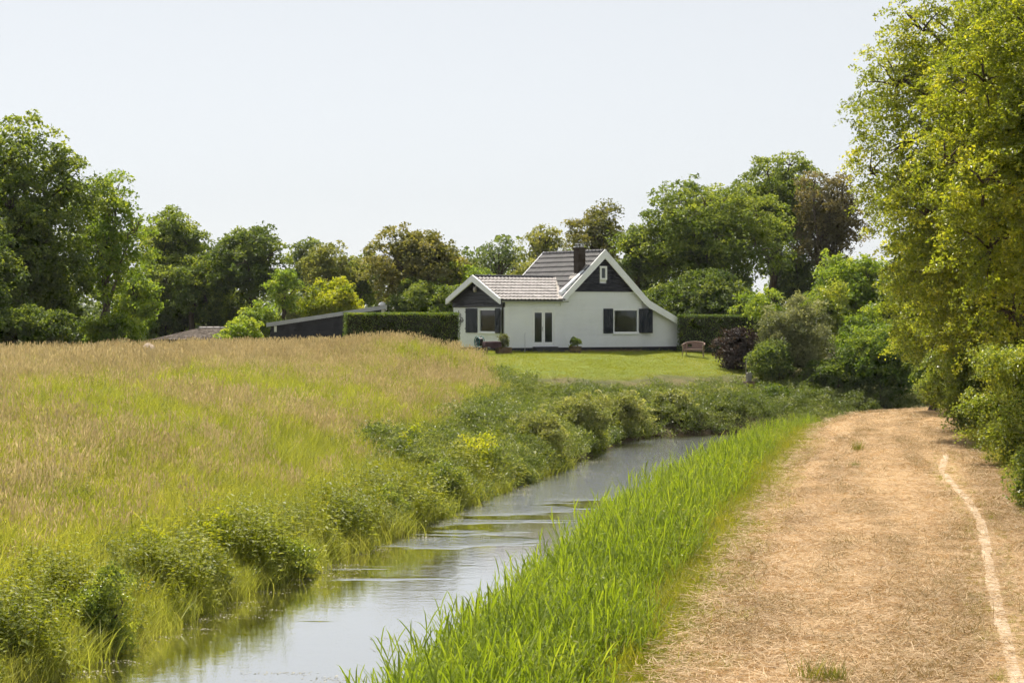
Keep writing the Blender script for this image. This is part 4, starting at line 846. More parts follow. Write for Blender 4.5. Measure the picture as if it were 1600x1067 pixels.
def scatter(name, X, Y, Z, scale, tint, sources, label, cat, tilt=.12, rng=RNG, yaw=None, kind='stuff'):
    n = len(X); me = bpy.data.meshes.new(name); me.vertices.add(n); me.vertices.foreach_set('co', np.stack([X, Y, Z], -1).astype(np.float32).ravel())
    rot = np.stack([rng.normal(0, tilt, n), rng.normal(0, tilt, n), rng.uniform(0, 6.283, n) if yaw is None else yaw], -1).astype(np.float32)
    a = me.attributes.new('rot', 'FLOAT_VECTOR', 'POINT'); a.data.foreach_set('vector', rot.ravel())
    a = me.attributes.new('scl', 'FLOAT', 'POINT'); a.data.foreach_set('value', np.asarray(scale, np.float32))
    a = me.attributes.new('itint', 'FLOAT', 'POINT'); a.data.foreach_set('value', np.clip(tint, 0, 1).astype(np.float32))
    a = me.attributes.new('pick', 'INT', 'POINT'); a.data.foreach_set('value', rng.integers(0, len(sources), n).astype(np.int32))
    for s in sources:
        for m in s.data.materials: 
            if m.name not in me.materials: me.materials.append(m)
    o = link(name, me, label=label, cat=cat, kind=kind)
    ng = bpy.data.node_groups.new(name + '_scatter', 'GeometryNodeTree')
    ng.interface.new_socket('Geometry', in_out='INPUT', socket_type='NodeSocketGeometry'); ng.interface.new_socket('Geometry', in_out='OUTPUT', socket_type='NodeSocketGeometry')
    gi = ng.nodes.new('NodeGroupInput'); go = ng.nodes.new('NodeGroupOutput'); ip = ng.nodes.new('GeometryNodeInstanceOnPoints'); L = ng.links.new
    jn = ng.nodes.new('GeometryNodeJoinGeometry')
    for s in sources:
        oi = ng.nodes.new('GeometryNodeObjectInfo'); oi.inputs['Object'].default_value = s; oi.inputs['As Instance'].default_value = False
        gt = ng.nodes.new('GeometryNodeGeometryToInstance'); L(oi.outputs['Geometry'], gt.inputs[0]); L(gt.outputs[0], jn.inputs[0])
    def at(nm, ty):
        q = ng.nodes.new('GeometryNodeInputNamedAttribute'); q.data_type = ty; q.inputs['Name'].default_value = nm; return next(x for x in q.outputs if x.enabled)
    L(gi.outputs[0], ip.inputs['Points']); L(jn.outputs[0], ip.inputs['Instance']); ip.inputs['Pick Instance'].default_value = True
    L(at('pick', 'INT'), ip.inputs['Instance Index']); L(at('rot', 'FLOAT_VECTOR'), ip.inputs['Rotation']); L(at('scl', 'FLOAT'), ip.inputs['Scale'])
    L(ip.outputs[0], go.inputs[0]); md = o.modifiers.new('scatter', 'NODES'); md.node_group = ng; return o
def in_view(x, y, m=60): px = 800 + x / y * FPX; return (px > -m) & (px < 1600 + m)
def sprinkle(rng, n, ylo, yhi, xlo=-30, xhi=40):
    y = rng.uniform(ylo, yhi, n); x = rng.uniform(-(860) / FPX * y, 860 / FPX * y)      # dense in the fan of view, and on past both its sides
    ne = int(n * 18 * math.log(yhi / ylo) / ((yhi - ylo) * .4837)); ye = ylo * (yhi / ylo) ** rng.random(ne); q = rng.uniform(-9, 9, ne)
    return np.concatenate([x, np.sign(q) * 860 / FPX * ye + q]), np.concatenate([y, ye])

G = {
 'green': leaf_mat('meadow_green', [(.080, .098, .018), (.158, .172, .032), (.290, .270, .080)], .45, (1.5, 1.45, .6), .55, .3, True, 1.75),
 'tan': leaf_mat('meadow_tan', [(.190, .152, .085), (.335, .280, .165), (.500, .435, .280)], .38, (1.25, 1.15, .9), .65, .3, True, 1.45),
 'reed': leaf_mat('reed_green', [(.066, .100, .014), (.130, .176, .024), (.240, .275, .055)], .5, (1.55, 1.5, .4), .6, .15, True, 1.4),
 'verge': leaf_mat('verge_green', [(.105, .130, .014), (.190, .200, .022), (.320, .280, .060)], .45, (1.5, 1.4, .55), .55, .3, True, 1.25),
 'herb': leaf_mat('herb_green', [(.062, .082, .012), (.135, .160, .018), (.265, .262, .034)], .42, (1.7, 1.6, .55), .5, .35, True, 1.3),
 'bramb': leaf_mat('bramble_spray', [(.046, .070, .018), (.100, .125, .034), (.230, .235, .095)], .42, (1.5, 1.5, .55), .45, .5, True, 1.45),
 'straw': leaf_mat('dry_straw', [(.270, .182, .094), (.520, .365, .198), (.750, .570, .350)], .2, (1.1, 1.0, .8), .6, .3, True, 1.0),
 'lawn': leaf_mat('lawn_green', [(.120, .150, .016), (.190, .220, .022), (.280, .275, .036)], .4, (1.5, 1.4, .5), .55, .3, True, 1.2),
 'flower': leaf_mat('yellow_flower', [(.5, .38, .02), (.6, .45, .03), (.7, .55, .05)], .3, (1, 1, .5), .6, .3, True, 1.0),
}
r_ = np.random.default_rng(101)
# sources
def tan_clump(rng):
    a = blade_set(rng, 16, .3, (.35, .7), .011, (.2, .6)); n = 20
    P = np.stack([rng.normal(0, .17, n), rng.normal(0, .17, n), np.full(n, -.04)], -1); hh = rng.uniform(.6, 1.0, n); d = rng.normal(0, .12, (n, 3)); d[:, 2] = 1; Q = P + d * hh[:, None]
    fz = rng.uniform(0, 6.28, n); S = np.stack([np.cos(fz), np.sin(fz), 0 * fz], -1); st = strips(P, Q, S, .004, .003); T = np.repeat(.45, n)
    hd = unit(d + rng.normal(0, .18, (n, 3))); hl = rng.uniform(.10, .19, n)[:, None]; heads = []
    for S2 in (S, np.cross(hd, S)):
        v, f = strips(Q, Q + hd * hl * .45, S2, .004, .017); v2, f2 = strips(Q + hd * hl * .45, Q + hd * hl, S2, .017, .002); heads += [(v, f), (v2, f2)]
    ht = np.clip(rng.normal(.65, .2, n), 0, 1)
    return cat_sets((0, a), (0, (st[0], st[1], T)), *[(0, (v, f, ht)) for v, f in heads])
def stalk_leaves(rng, stems, h, pairs, ll, lw, up, rad, droop=.3):
    """upright stems with leaves along them"""
    Ps = []; Fs = []; Ts = []; k = 0
    for s in range(stems):
        b = np.array([rng.normal(0, rad), rng.normal(0, rad), -.05]); hh = rng.uniform(*h); tp = b + np.array([rng.normal(0, .1), rng.normal(0, .1), 1]) * hh
        az = rng.uniform(0, 6.28); S = np.array([[math.cos(az), math.sin(az), 0]]); v, f = strips(b[None], tp[None], S, .007, .003); Ps.append(v); Fs.append(f + k); Ts.append([.35]); k += len(v)
        n = pairs; t = np.linspace(.15, 1, n) + rng.normal(0, .03, n); a = rng.uniform(0, 6.28) + np.arange(n) * 2.4 + rng.normal(0, .3, n)
        o = b + (tp - b) * t[:, None]; d = np.stack([np.cos(a), np.sin(a), rng.normal(up, .18, n)], -1); d = unit(d); sd_ = unit(np.cross(d, [0, 0, 1])); L = (ll * rng.uniform(.6, 1.2, n) * (1.15 - .45 * t))[:, None]; W = lw * L / ll
        m1 = o + d * L * .42; e = o + d * L - np.array([0, 0, 1]) * L * droop
        v = np.stack([o, m1 + sd_ * W * .5, e, m1 - sd_ * W * .5], 1).reshape(-1, 3); f = np.arange(4 * n).reshape(n, 4); Ps.append(v); Fs.append(f + k); Ts.append(np.clip(rng.normal(.5, .2, n), 0, 1)); k += len(v)
    return np.concatenate(Ps), np.concatenate(Fs), np.concatenate(Ts)
def reed_clump(rng):
    S = []
    for s in range(6):
        b = np.array([rng.normal(0, .16), rng.normal(0, .16), -.05]); hh = rng.uniform(.55, 1.25); n = 9; t = np.linspace(.12, .98, n); a = rng.uniform(0, 6.28) + np.arange(n) * 3.0 + rng.normal(0, .4, n)
        ax = np.array([rng.normal(0, .2), rng.normal(0, .2), 1.0]); o = b + ax * (hh * t)[:, None]; L = rng.uniform(.24, .46, n); rise = rng.uniform(.6, 1.9, n); V = []
        d = np.stack([np.cos(a), np.sin(a), 0 * a], -1); sd_ = np.stack([-np.sin(a), np.cos(a), 0 * a], -1); rows = []
        for i, q in enumerate((0, .35, .7, 1)):
            c = o + d * (L * q * .55)[:, None] + np.array([0, 0, 1]) * (L * (rise * q - .8 * q * q))[:, None]; w = (.006, .0105, .007, .001)[i]; rows += [c - sd_ * w, c + sd_ * w]
        V = np.stack(rows, 1).reshape(-1, 3); k = 8; F = (np.arange(n)[:, None, None] * k + np.array([[0, 1, 3, 2], [2, 3, 5, 4], [4, 5, 7, 6]])[None]).reshape(-1, 4); T = np.repeat(np.clip(rng.normal(.5, .22, n), 0, 1), 3); S.append((0, (V, F, T)))
        v, f = strips(b[None], (b + ax * hh)[None], np.array([[.7, .7, 0]]), .006, .003); S.append((0, (v, f, np.array([.4]))))
    return cat_sets(*S)
def bramble_clump(rng):
    n = 90; u = unit(rng.normal(0, 1, (n, 3)) + np.array([0, 0, .5])); u[:, 2] = np.abs(u[:, 2]); C = u * np.array([.42, .42, .36]) * (rng.random(n) ** .4)[:, None]
    V, F = leaf_quads(C, .085, rng, unit(u * .5 + np.array([0, 0, 1.0]))); T = np.clip(rng.normal(.5, .25, n), 0, 1)
    A = rng.uniform(0, 6.28, 7); P = np.zeros((7, 3)); Q = np.stack([np.cos(A) * .5, np.sin(A) * .5, rng.uniform(.1, .5, 7)], -1); st = strips(P, Q, np.tile([[0, 0, 1.]], (7, 1)), .006, .003)
    return cat_sets((0, (V, F, T)), (0, (st[0], st[1], np.full(7, .1))))
def straw_clump(rng, n=26, up=.06):
    P = np.stack([rng.normal(0, .2, n), rng.normal(0, .2, n), rng.uniform(.004, .035, n)], -1); a = rng.uniform(0, 6.28, n); L = rng.uniform(.05, .2, n); d = np.stack([np.cos(a), np.sin(a), np.abs(rng.normal(0, up * 3, n))], -1)
    Q = P + d * L[:, None]; S = unit(np.stack([-np.sin(a), np.cos(a), rng.normal(0, .6, n)], -1)); v, f = strips(P, Q, S, .0038, .0025); return cat_sets((0, (v, f, np.clip(rng.normal(.5, .28, n), 0, 1))))
one = lambda s: cat_sets((0, s))
S_green = [src('meadow_green_tuft', one(blade_set(r_, 46, .34, (.3, .72), .014, (.15, .7))), [G['green']]) for _ in range(4)]
S_tan = [src('meadow_tan_tuft', tan_clump(r_), [G['tan']]) for _ in range(4)]
S_reed = [src('reed_tuft', reed_clump(r_), [G['reed']]) for _ in range(4)]
S_verge = [src('verge_tuft', one(blade_set(r_, 46, .26, (.12, .38), .011, (.2, .8))), [G['verge']]) for _ in range(3)]
S_herb = [src('herb_tuft', one(stalk_leaves(r_, 6, (.5, 1.05), 15, .15, .065, .35, .13)), [G['herb']]) for _ in range(4)]
S_bramb = [src('bramble_tuft', bramble_clump(r_), [G['bramb']]) for _ in range(4)]
S_straw = [src('straw_tuft', straw_clump(r_), [G['straw']]) for _ in range(5)]
G['stub'] = leaf_mat('stubble_olive', [(.15, .12, .045), (.27, .20, .085), (.42, .31, .15)], .25, (1.2, 1.1, .7), .6, .3, True, 1.1)
S_dry = [src('dry_tuft', one(blade_set(r_, 34, .2, (.05, .2), .008, (.3, 1.0), lean=.8)), [G['stub']]) for _ in range(3)]
S_lawn = [src('lawn_tuft', one(blade_set(r_, 40, .4, (.03, .09), .012, (.3, .9), lean=.5)), [G['lawn']]) for _ in range(3)]
S_yel = [src('ragwort_tuft', cat_sets((0, stalk_leaves(r_, 4, (.5, .85), 12, .12, .05, .5, .08)), (1, (lambda C: (lambda vf: (vf[0], vf[1], np.full(len(vf[1]), .5)))(leaf_quads(C, .04, r_, np.tile([[0, 0, 1.]], (len(C), 1)))))(np.stack([r_.normal(0, .12, 40), r_.normal(0, .12, 40), r_.uniform(.62, .9, 40)], -1)))), [G['herb'], G['flower']]) for _ in range(2)]

# where the ground is what
def zones(x, y): return sdist(LEFT_EDGE, x, y), -sdist(RIGHT_EDGE, x, y)
rg = np.random.default_rng(202)
def tan_weight(x, y, dl):
    nz = fnoise(x, y * .45, 3.2, 31); w = .55 * sstep(11, 14, dl) + .42 * np.exp(-((dl - 5.4) / 1.3) ** 2) * (1 - sstep(60, 80, y)) + .5 * sstep(82, 96, y) * sstep(5, 7, dl) + .08
    return np.clip(w + (nz - .5) * 1.3 * sstep(2.5, 4.5, dl), 0, 1)
x, y = sprinkle(rg, 60000, 31, 128); dl, dr = zones(x, y); tw = tan_weight(x, y, dl)
meadow = (dl > -.08) & (dl < 24) & (lawn_mask(x, y) < .25) & (x < 12) & ~((x > -4.6) & (y > 108.5)) & ~((y > 111.2) & (x > -9.2) & (dl < 40))
brambz = sstep(64, 76, y + (fnoise(x, y, 4, 41) - .5) * 14) * (1 - sstep(2.6, 4.4, dl - 1.5 * sstep(74, 92, y) - sstep(96, 106, y) * (4 * sstep(-6, 0, x) + 6 * sstep(9, 12, x))))
k = meadow & (rg.random(len(x)) < .95 - .75 * tw) & (brambz < .5); xs, ys = x[k], y[k]
scatter('meadow_grass', xs, ys, H(xs, ys), rg.uniform(.75, 1.25, len(xs)) * (1 - .25 * sstep(2.5, 0, dl[k])), .2 + .75 * fnoise(xs, ys, 2.6, 51) + rg.normal(0, .15, len(xs)), S_green, 'green meadow grass covering the hillside left of the canal', 'grass')
x, y = sprinkle(rg, 60000, 31, 128); dl, dr = zones(x, y); tw = tan_weight(x, y, dl)
meadow = (dl > 2.2) & (dl < 24) & (lawn_mask(x, y) < .1) & (x < 6) & ~((x > -4.6) & (y > 108.5)) & ~((y > 111.2) & (x > -9.2))
brambz = sstep(64, 76, y + (fnoise(x, y, 4, 41) - .5) * 14) * (1 - sstep(2.6, 4.4, dl - 1.5 * sstep(74, 92, y) - sstep(96, 106, y) * (4 * sstep(-6, 0, x) + 6 * sstep(9, 12, x))))
k = meadow & (rg.random(len(x)) < .03 + .62 * tw) & (brambz < .4); xs, ys = x[k], y[k]
scatter('dry_meadow_grass', xs, ys, H(xs, ys), rg.uniform(.5, .85, len(xs)), .15 + .8 * fnoise(xs, ys, 2.0, 61) + rg.normal(0, .15, len(xs)), S_tan, 'tan seeding grass on the meadow hillside', 'grass')
# herbs and nettles along the waterline
x, y = sprinkle(rg, 42000, 30, 104); dl, dr = zones(x, y)
k = (dl > -.05) & (dl < 3.6) & (rg.random(len(x)) < (.75 * (fnoise(x, y, .9, 71) > .45)) * (1 - sstep(.9, 2.1, dl))) & (y < 100); xs, ys = x[k], y[k]
scatter('bank_herbs', xs, ys, H(xs, ys), rg.uniform(.4, 1.15, len(xs)) * (.55 + 1.0 * fnoise(xs, ys, 1.1, 73)), -.2 + 1.3 * fnoise(xs, ys, 1.0, 72) + rg.normal(0, .2, len(xs)), S_herb, 'leafy nettles and herbs along the left bank of the canal', 'herbs')
x2, y2 = sprinkle(rg, 22000, 30, 82); d2, _ = zones(x2, y2); k2 = (d2 > -.05) & (d2 < 2.6) & (rg.random(len(x2)) < .4 * (fnoise(x2, y2, 1.0, 74) > .45)); xt, yt = x2[k2], y2[k2]
scatter('bank_grass', xt, yt, H(xt, yt), rg.uniform(.75, 1.3, len(xt)) * (.7 + .6 * fnoise(xt, yt, 1.3, 79)), .1 + .8 * fnoise(xt, yt, 1.2, 80) + rg.normal(0, .15, len(xt)), S_green, 'tall rank grass standing along the left waterline', 'grass', tilt=.16)
x2, y2 = sprinkle(rg, 9000, 31, 108); d2, _ = zones(x2, y2); k2 = (d2 > 2) & (d2 < 13) & (fnoise(x2, y2, 2.6, 75) > .6) & (lawn_mask(x2, y2) < .1) & (x2 < 3) & (rg.random(len(x2)) < .5)
scatter('meadow_herbs', x2[k2], y2[k2], H(x2[k2], y2[k2]), rg.uniform(.35, .85, k2.sum()), rg.random(k2.sum()) * .6, S_herb, 'scattered leafy herbs among the meadow grass', 'herbs')
kk = rg.random(len(xs)) < .012; scatter('ragwort', xs[kk], ys[kk], H(xs[kk], ys[kk]) + .05, rg.uniform(.6, 1.0, kk.sum()), rg.random(kk.sum()), S_yel, 'yellow flowering ragwort scattered among the bank herbs', 'flowers')
x2, y2 = sprinkle(rg, 26000, 30, 78); d2, _ = zones(x2, y2); k2 = (d2 > -.05) & (d2 < 2.4) & (fnoise(x2, y2, 1.4, 77) > .52) & (rg.random(len(x2)) < .14 + .5 * sstep(52, 68, y2)); m2 = (1.3 * np.clip(fnoise(x2, y2, 1.4, 77) - .42, 0, 1) + .05) * rg.random(len(x2)) ** .6 * np.interp(d2, [0, .5, 2.4], [.5, 1, .4])
scatter('bank_brambles', x2[k2], y2[k2], H(x2[k2], y2[k2]) + m2[k2], rg.uniform(.5, 1.1, k2.sum()), fnoise(x2[k2], y2[k2], .8, 78), S_bramb, 'low brambles tangled along the near left bank', 'brambles', tilt=.3)
# bramble thicket on the far bank below lawn and house
x, y = sprinkle(rg, 34000, 58, 116); dl, dr = zones(x, y)
brambz = sstep(64, 76, y + (fnoise(x, y, 4, 41) - .5) * 14) * (1 - sstep(2.6, 4.4, dl - 1.5 * sstep(74, 92, y) - sstep(96, 106, y) * (4 * sstep(-6, 0, x) + 6 * sstep(9, 12, x)) * (x < 1)))
k = (dl > .0) & (rg.random(len(x)) < brambz * .9) & (lawn_mask(x, y) < .35) & (x < 22) & (y < 113); xs, ys = x[k], y[k]; d_ = dl[k]
mound = (1.9 * np.clip(fnoise(xs, ys, 2.6, 84) - .25, 0, 1) + .15) * np.interp(d_, [0, .5, 1.5, 3.2, 5], [.35, .9, 1.0, .6, .3]); up = rg.random(len(xs)) ** .6
scatter('bramble_thicket', xs, ys - .25 * up * (d_ < 1.2), H(xs, ys) + .02 + mound * up, rg.uniform(.6, 1.25, len(xs)), -.2 + 1.4 * fnoise(xs, ys, 1.3, 82) + rg.normal(0, .18, len(xs)), S_bramb, 'bramble thicket on the far canal bank below the lawn', 'brambles', tilt=.35)
# reeds on the right bank
x, y = sprinkle(rg, 90000, 17, 108); dl, dr = zones(x, y); dp = sdist(PATH_LEFT, x, y)
k = (dr > -.15) & (dp > 1.0 + 1.1 * (fnoise(x, y, 1.6, 91) - .5) + .5 * rg.random(len(x)) ** 2) & (dr < 6) & (x < 26); k &= rg.random(len(x)) < np.interp(y, [17, 30, 60, 100], [1, .95, .65, .5]); xs, ys = x[k], y[k]
scatter('reed_bed', xs, ys, np.maximum(H(xs, ys), WATER_Z - .1), rg.uniform(.6, 1.05, len(xs)) * (.82 + .3 * fnoise(xs, ys, 2.5, 93)) * (1 - .3 * sstep(1.8, .7, dp[k])) * (1 - .18 * sstep(66, 80, ys)), -.1 + 1.2 * fnoise(xs, ys, 1.4, 92) + rg.normal(0, .18, len(xs)), S_reed, 'bright green reeds lining the right bank of the canal', 'reeds', tilt=.14)
kh = (rg.random(len(xs)) < .22) & (fnoise(xs, ys, 1.6, 94) > .58)
scatter('reed_herbs', xs[kh], ys[kh], np.maximum(H(xs[kh], ys[kh]), WATER_Z), rg.uniform(.6, 1.15, kh.sum()), rg.random(kh.sum()), S_herb, 'leafy herbs growing among the reeds on the right bank', 'herbs')
kd = rg.random(len(xs)) < .07; S_dead = [src('dead_reed', one(blade_set(r_, 7, .2, (.6, 1.15), .011, (.05, .4))), [G['tan']]) for _ in range(2)]
scatter('dead_reeds', xs[kd], ys[kd], np.maximum(H(xs[kd], ys[kd]), WATER_Z), rg.uniform(.6, 1.0, kd.sum()), rg.random(kd.sum()), S_dead, 'pale dead stems standing among the green reeds', 'reeds', tilt=.25)
# verge between reeds and straw, and along the right hedge foot
x, y = sprinkle(rg, 90000, 20, 106); dp = sdist(PATH_LEFT, x, y); dq = -sdist(PATH_RIGHT, x, y)
e = (fnoise(x, y, 1.0, 95) - .5) * .8
k = ((dp > -.45 + e * .8) & (dp < 2.1)) | ((dq > -.25 + e * .5) & (dq < 2.2)); k &= rg.random(len(x)) < .8; xs, ys = x[k], y[k]
scatter('verge_grass', xs, ys, H(xs, ys), rg.uniform(.5, 1.25, len(xs)) * (.6 + 1.1 * sstep(-.1, 1.0, np.maximum(dp[k], dq[k]))), .2 + .7 * fnoise(xs, ys, 1.5, 96) + rg.normal(0, .15, len(xs)), S_verge, 'yellow green verge grass along both edges of the mown path', 'grass')
# cut straw on the path
x, y = sprinkle(rg, 60000, 21, 106); dp = -sdist(PATH_LEFT, x, y); dq = sdist(PATH_RIGHT, x, y)
td = np.abs(sdist(TRK, x, y)); k = (dp > -.25) & (dq > -.3) & ((td > .2) | (y > 75)); k &= rg.random(len(x)) < np.interp(y, [20, 45, 106], [1, .8, .5]); xs, ys = x[k], y[k]
scatter('cut_straw', xs, ys, path_z(xs, ys), rg.uniform(.7, 1.3, len(xs)), .15 + .65 * mow_streak(xs, ys) + rg.normal(0, .2, len(xs)), S_straw, 'loose cut straw lying over the mown path', 'straw', tilt=.03)
uu = dp / np.maximum(dp + dq, .1) * 5.6; row = np.exp(-((uu - 1.75 - .25 * np.sin(y * .3)) / .16) ** 2) + .7 * np.exp(-((uu - 3.7 + .3 * np.sin(y * .21)) / .22) ** 2)
k = (dp > .1) & (dq > .1) & (rg.random(len(x)) < .32 * (mow_streak(x, y) < .42) + .03 + .55 * row * (fnoise(x, y, 1.1, 112) > .42)) & ((td > .2) | (y > 75)); xs, ys = x[k], y[k]
scatter('stubble', xs, ys, path_z(xs, ys) - .01, rg.uniform(.6, 1.6, len(xs)), .1 * rg.random(len(xs)) + .3 * fnoise(xs, ys, 2, 99), S_dry, 'dry grass stubble standing in patches on the mown path', 'stubble')
td2 = np.abs(sdist(TRK, x, y)); k = (y < 74) & (td2 > .12) & (td2 < .42) & (rg.random(len(x)) < .5 * (fnoise(x, y, 1.5, 113) > .45)); xs, ys = x[k], y[k]
scatter('track_grass', xs, ys, path_z(xs, ys) - .01, rg.uniform(.18, .42, len(xs)), .1 + .5 * rg.random(len(xs)), S_verge, 'short worn grass fringing the narrow dirt track', 'grass')
# lawn
x, y = sprinkle(rg, 50000, 98, 122); k = lawn_mask(x, y) > .45; xs, ys = x[k], y[k]
scatter('lawn_grass', xs, ys, H(xs, ys), rg.uniform(.7, 1.3, len(xs)), .3 + .6 * fnoise(xs, ys, 2.5, 100) + rg.normal(0, .12, len(xs)), S_lawn, 'short mown lawn grass in front of the cottage', 'grass')
# weed and scum floating near the left bank
x, y = sprinkle(rg, 30000, 30, 98); dl, dr = zones(x, y); ln = fnoise(x * .5, y * 1.2, 1.6, 111)
k = (dl < -.1) & (dr < -.5) & (rg.random(len(x)) < .9 * np.exp(dl / .35) * (ln > .42) + .14 * (ln > .66)); xs, ys = x[k], y[k]
def float_clump(rng, n=22):
    C = np.stack([rng.normal(0, .22, n), rng.normal(0, .10, n), np.full(n, .006)], -1); V, F = leaf_quads(C, .035, rng, np.tile([[0, 0, 6.]], (n, 1)), .8, .05); V[:, 2] = np.clip(V[:, 2], .004, .02); return cat_sets((0, (V, F, np.clip(rng.normal(.5, .25, n), 0, 1))))
G['weed'] = leaf_mat('floating_weed', [(.10, .095, .04), (.20, .18, .09), (.42, .38, .26)], .1, (1, 1, .8), .5, .4, True, 1.0)
scatter('floating_weed', xs, ys, np.full(len(xs), WATER_Z), rg.uniform(.5, 1.2, len(xs)), rg.random(len(xs)), [src('weed_raft', float_clump(r_), [G['weed']]) for _ in range(3)], 'flecks of pale weed floating along the left edge of the canal', 'water weed', tilt=0, yaw=rg.normal(0, .25, len(xs)))
# green tufts left standing on the path: each one a thing
for i, (px, py, sc_, lb) in enumerate([(1340, 706, 1.5, 'tall green grass tuft standing alone on the far half of the path'), (1336, 730, .7, 'small green tuft just below the tall lone tuft'), (1272, 1064, 1.25, 'green grass tuft at the bottom edge of the mown path'), (1306, 1066, .95, 'smaller green tuft right of the tuft at the bottom edge')]):
    Y_ = FPX * CZ / (py - HOR); X_ = world_x(px, Y_); V, F_, T = blade_set(np.random.default_rng(300 + i), 120, .2 if sc_ > 1 else .15, (.14 * sc_, .38 * sc_), .01, (.1, .5)); V[:, 1] *= 1.6
    link('grass_tuft', np_mesh('grass_tuft', V, F_, leaf_mat('tuft_green_%d' % i, [(.10, .13, .02), (.18, .19, .035), (.30, .26, .07)], .4, (1.4, 1.3, .6), gain=1.1), fattr={'tint': T}), None, (X_, Y_, float(path_z(np.array([X_]), np.array([Y_]))[0]) - .005), label=lb, cat='grass tuft', group='green tufts on the path')
# ------------------------------------------------------------------ garden sheds, furniture and small things
def at_px(px, py, Y): return world_x(px, Y), Y, world_z(py, Y)
# black shed with a single-pitch roof
SY = 126.0; sx0, sx1 = world_x(422, SY), world_x(599.5, SY); sz = 2.2; zl0, zr0 = world_z(505, SY), world_z(478, SY)
shed = empty('garden_shed', (sx0, SY, sz), label='long black boarded shed with a sloping white edged roof left of the hedge', cat='shed')
Ws = sx1 - sx0; dps = 7.6; zL, zR = zl0 - sz - .15, zr0 - sz - .15
mb = MB(); mb.prism([(.05, -.2), (Ws - .03, -.2), (Ws - .03, zR), (.05, zL)], (.05, dps), 'y'); mb.build('wall', M['black'], shed)
nb = 13
for k in range(nb):
    z0_, z1_ = k * .24, k * .24 + .234; xa = 0.0
    def lim(z): return max(0.0, (z - zL) / (zR - zL) * Ws)
    if lim(z0_) > Ws - .1: break
    mb = MB(); xl0, xl1 = lim(z0_), lim(min(z1_, zR)); 
    mb.add([(xl0, -.01, z0_), (Ws - .14, -.01, z0_), (Ws - .14, .015, min(z1_, zR)), (min(xl1, Ws - .14), .015, min(z1_, zR)), (xl0, .048, z0_), (Ws - .14, .048, z0_), (Ws - .14, .048, min(z1_, zR)), (min(xl1, Ws - .14), .048, min(z1_, zR))], [(0, 1, 2, 3), (4, 7, 6, 5), (0, 4, 5, 1), (1, 5, 6, 2), (2, 6, 7, 3), (3, 7, 4, 0)]); mb.build('board', M['board'], shed)
mb = MB(); mb.prism([(-.15, zL - .02), (Ws + .1, zR + .02), (Ws + .1, zR + .12), (-.15, zL + .08)], (-.02, dps + .2), 'y'); rf = mb.build('roof', M['lead'], shed)
mb = MB(); mb.prism([(-.2, zL - .06), (Ws + .12, zR - .02), (Ws + .12, zR + .2), (-.2, zL + .16)], (-.14, -.03), 'y'); mb.build('fascia', M['zinc'], shed)
mb = MB(); mb.box(Ws + .12, Ws + .17, -.13, dps + .2, zR - .1, zR + .2); mb.build('fascia', M['cream'], shed)
mb = MB(); mb.box(Ws - .13, Ws + .06, -.03, .14, -.2, zR - .04); mb.build('corner_post', M['cream'], shed)
for k in range(5):
    y0_ = .5 + k * 1.42; mb = MB(); mb.box(Ws - .02, Ws + .05, y0_, y0_ + .12, .7, zR - .12); mb.box(Ws - .02, Ws + .05, y0_ + 1.1, y0_ + 1.22, .7, zR - .12); mb.box(Ws - .02, Ws + .05, y0_ + .12, y0_ + 1.1, .7, .8); mb.box(Ws - .02, Ws + .05, y0_ + .12, y0_ + 1.1, zR - .22, zR - .12)
    w = mb.build('window', M['cream'], shed); g = MB(); g.box(Ws + .0, Ws + .008, y0_ + .1, y0_ + 1.12, .78, zR - .2); g.build('pane', M['glass'], w)
vx = world_x(597.5, SY + 1.2) - sx0; mb = MB(); mb.lathe([(.13, 0), (.13, .2), (.22, .2), (.24, .24), (.17, .34), (.06, .4), (.001, .41)], (vx, 1.2, zR - .02), 16); mb.build('roof_vent', M['white'], shed, True)
mx_ = world_x(430.5, SY) - sx0; mz = world_z(514, SY) - sz; mb = MB(); mb.box(mx_ - .07, mx_ + .07, -.08, -.012, mz - .16, mz + .17); mb.build('meter_box', M['cream'], shed)
# low shed with a brown shingled hip roof
BY = 134.0; kx = FPX / BY
bx0, bx1, rxa, rxb = [world_x(p, BY) for p in (236, 342, 302, 344)]; zr_, ze_ = world_z(513.5, BY), world_z(531, BY); zb_ = 2.3
low = empty('low_shed', ((bx0 + bx1) / 2, BY, zb_), label='low outbuilding with a brown shingled hipped roof behind the meadow', cat='shed')
hw_ = (bx1 - bx0) / 2; M['shingle'] = tile_mat('brown_shingle', (.085, .068, .055), (.20, .16, .13), .85); ra, rb_ = rxa - low.location.x, hw_ + .6
mb = MB(); mb.box(-hw_ + .25, hw_ + 1.0, .25, 4.6, -.3, ze_ - zb_ + .02); mb.build('wall', M['board'], low)
nrow = 9; zt_l = zr_ - zb_; ze_l = ze_ - zb_
mb = MB(); RP = [(-hw_, 0, ze_l), (hw_ + 1.4, 0, ze_l), (hw_ + 1.4, 4.9, ze_l), (-hw_, 4.9, ze_l), (ra, 2.45, zt_l), (rb_, 2.45, zt_l)]
mb.add(RP, [(0, 1, 5, 4), (2, 3, 4, 5), (3, 0, 4), (1, 2, 5), (3, 2, 1, 0)]); lr_ = mb.build('roof', M['shingle'], low)
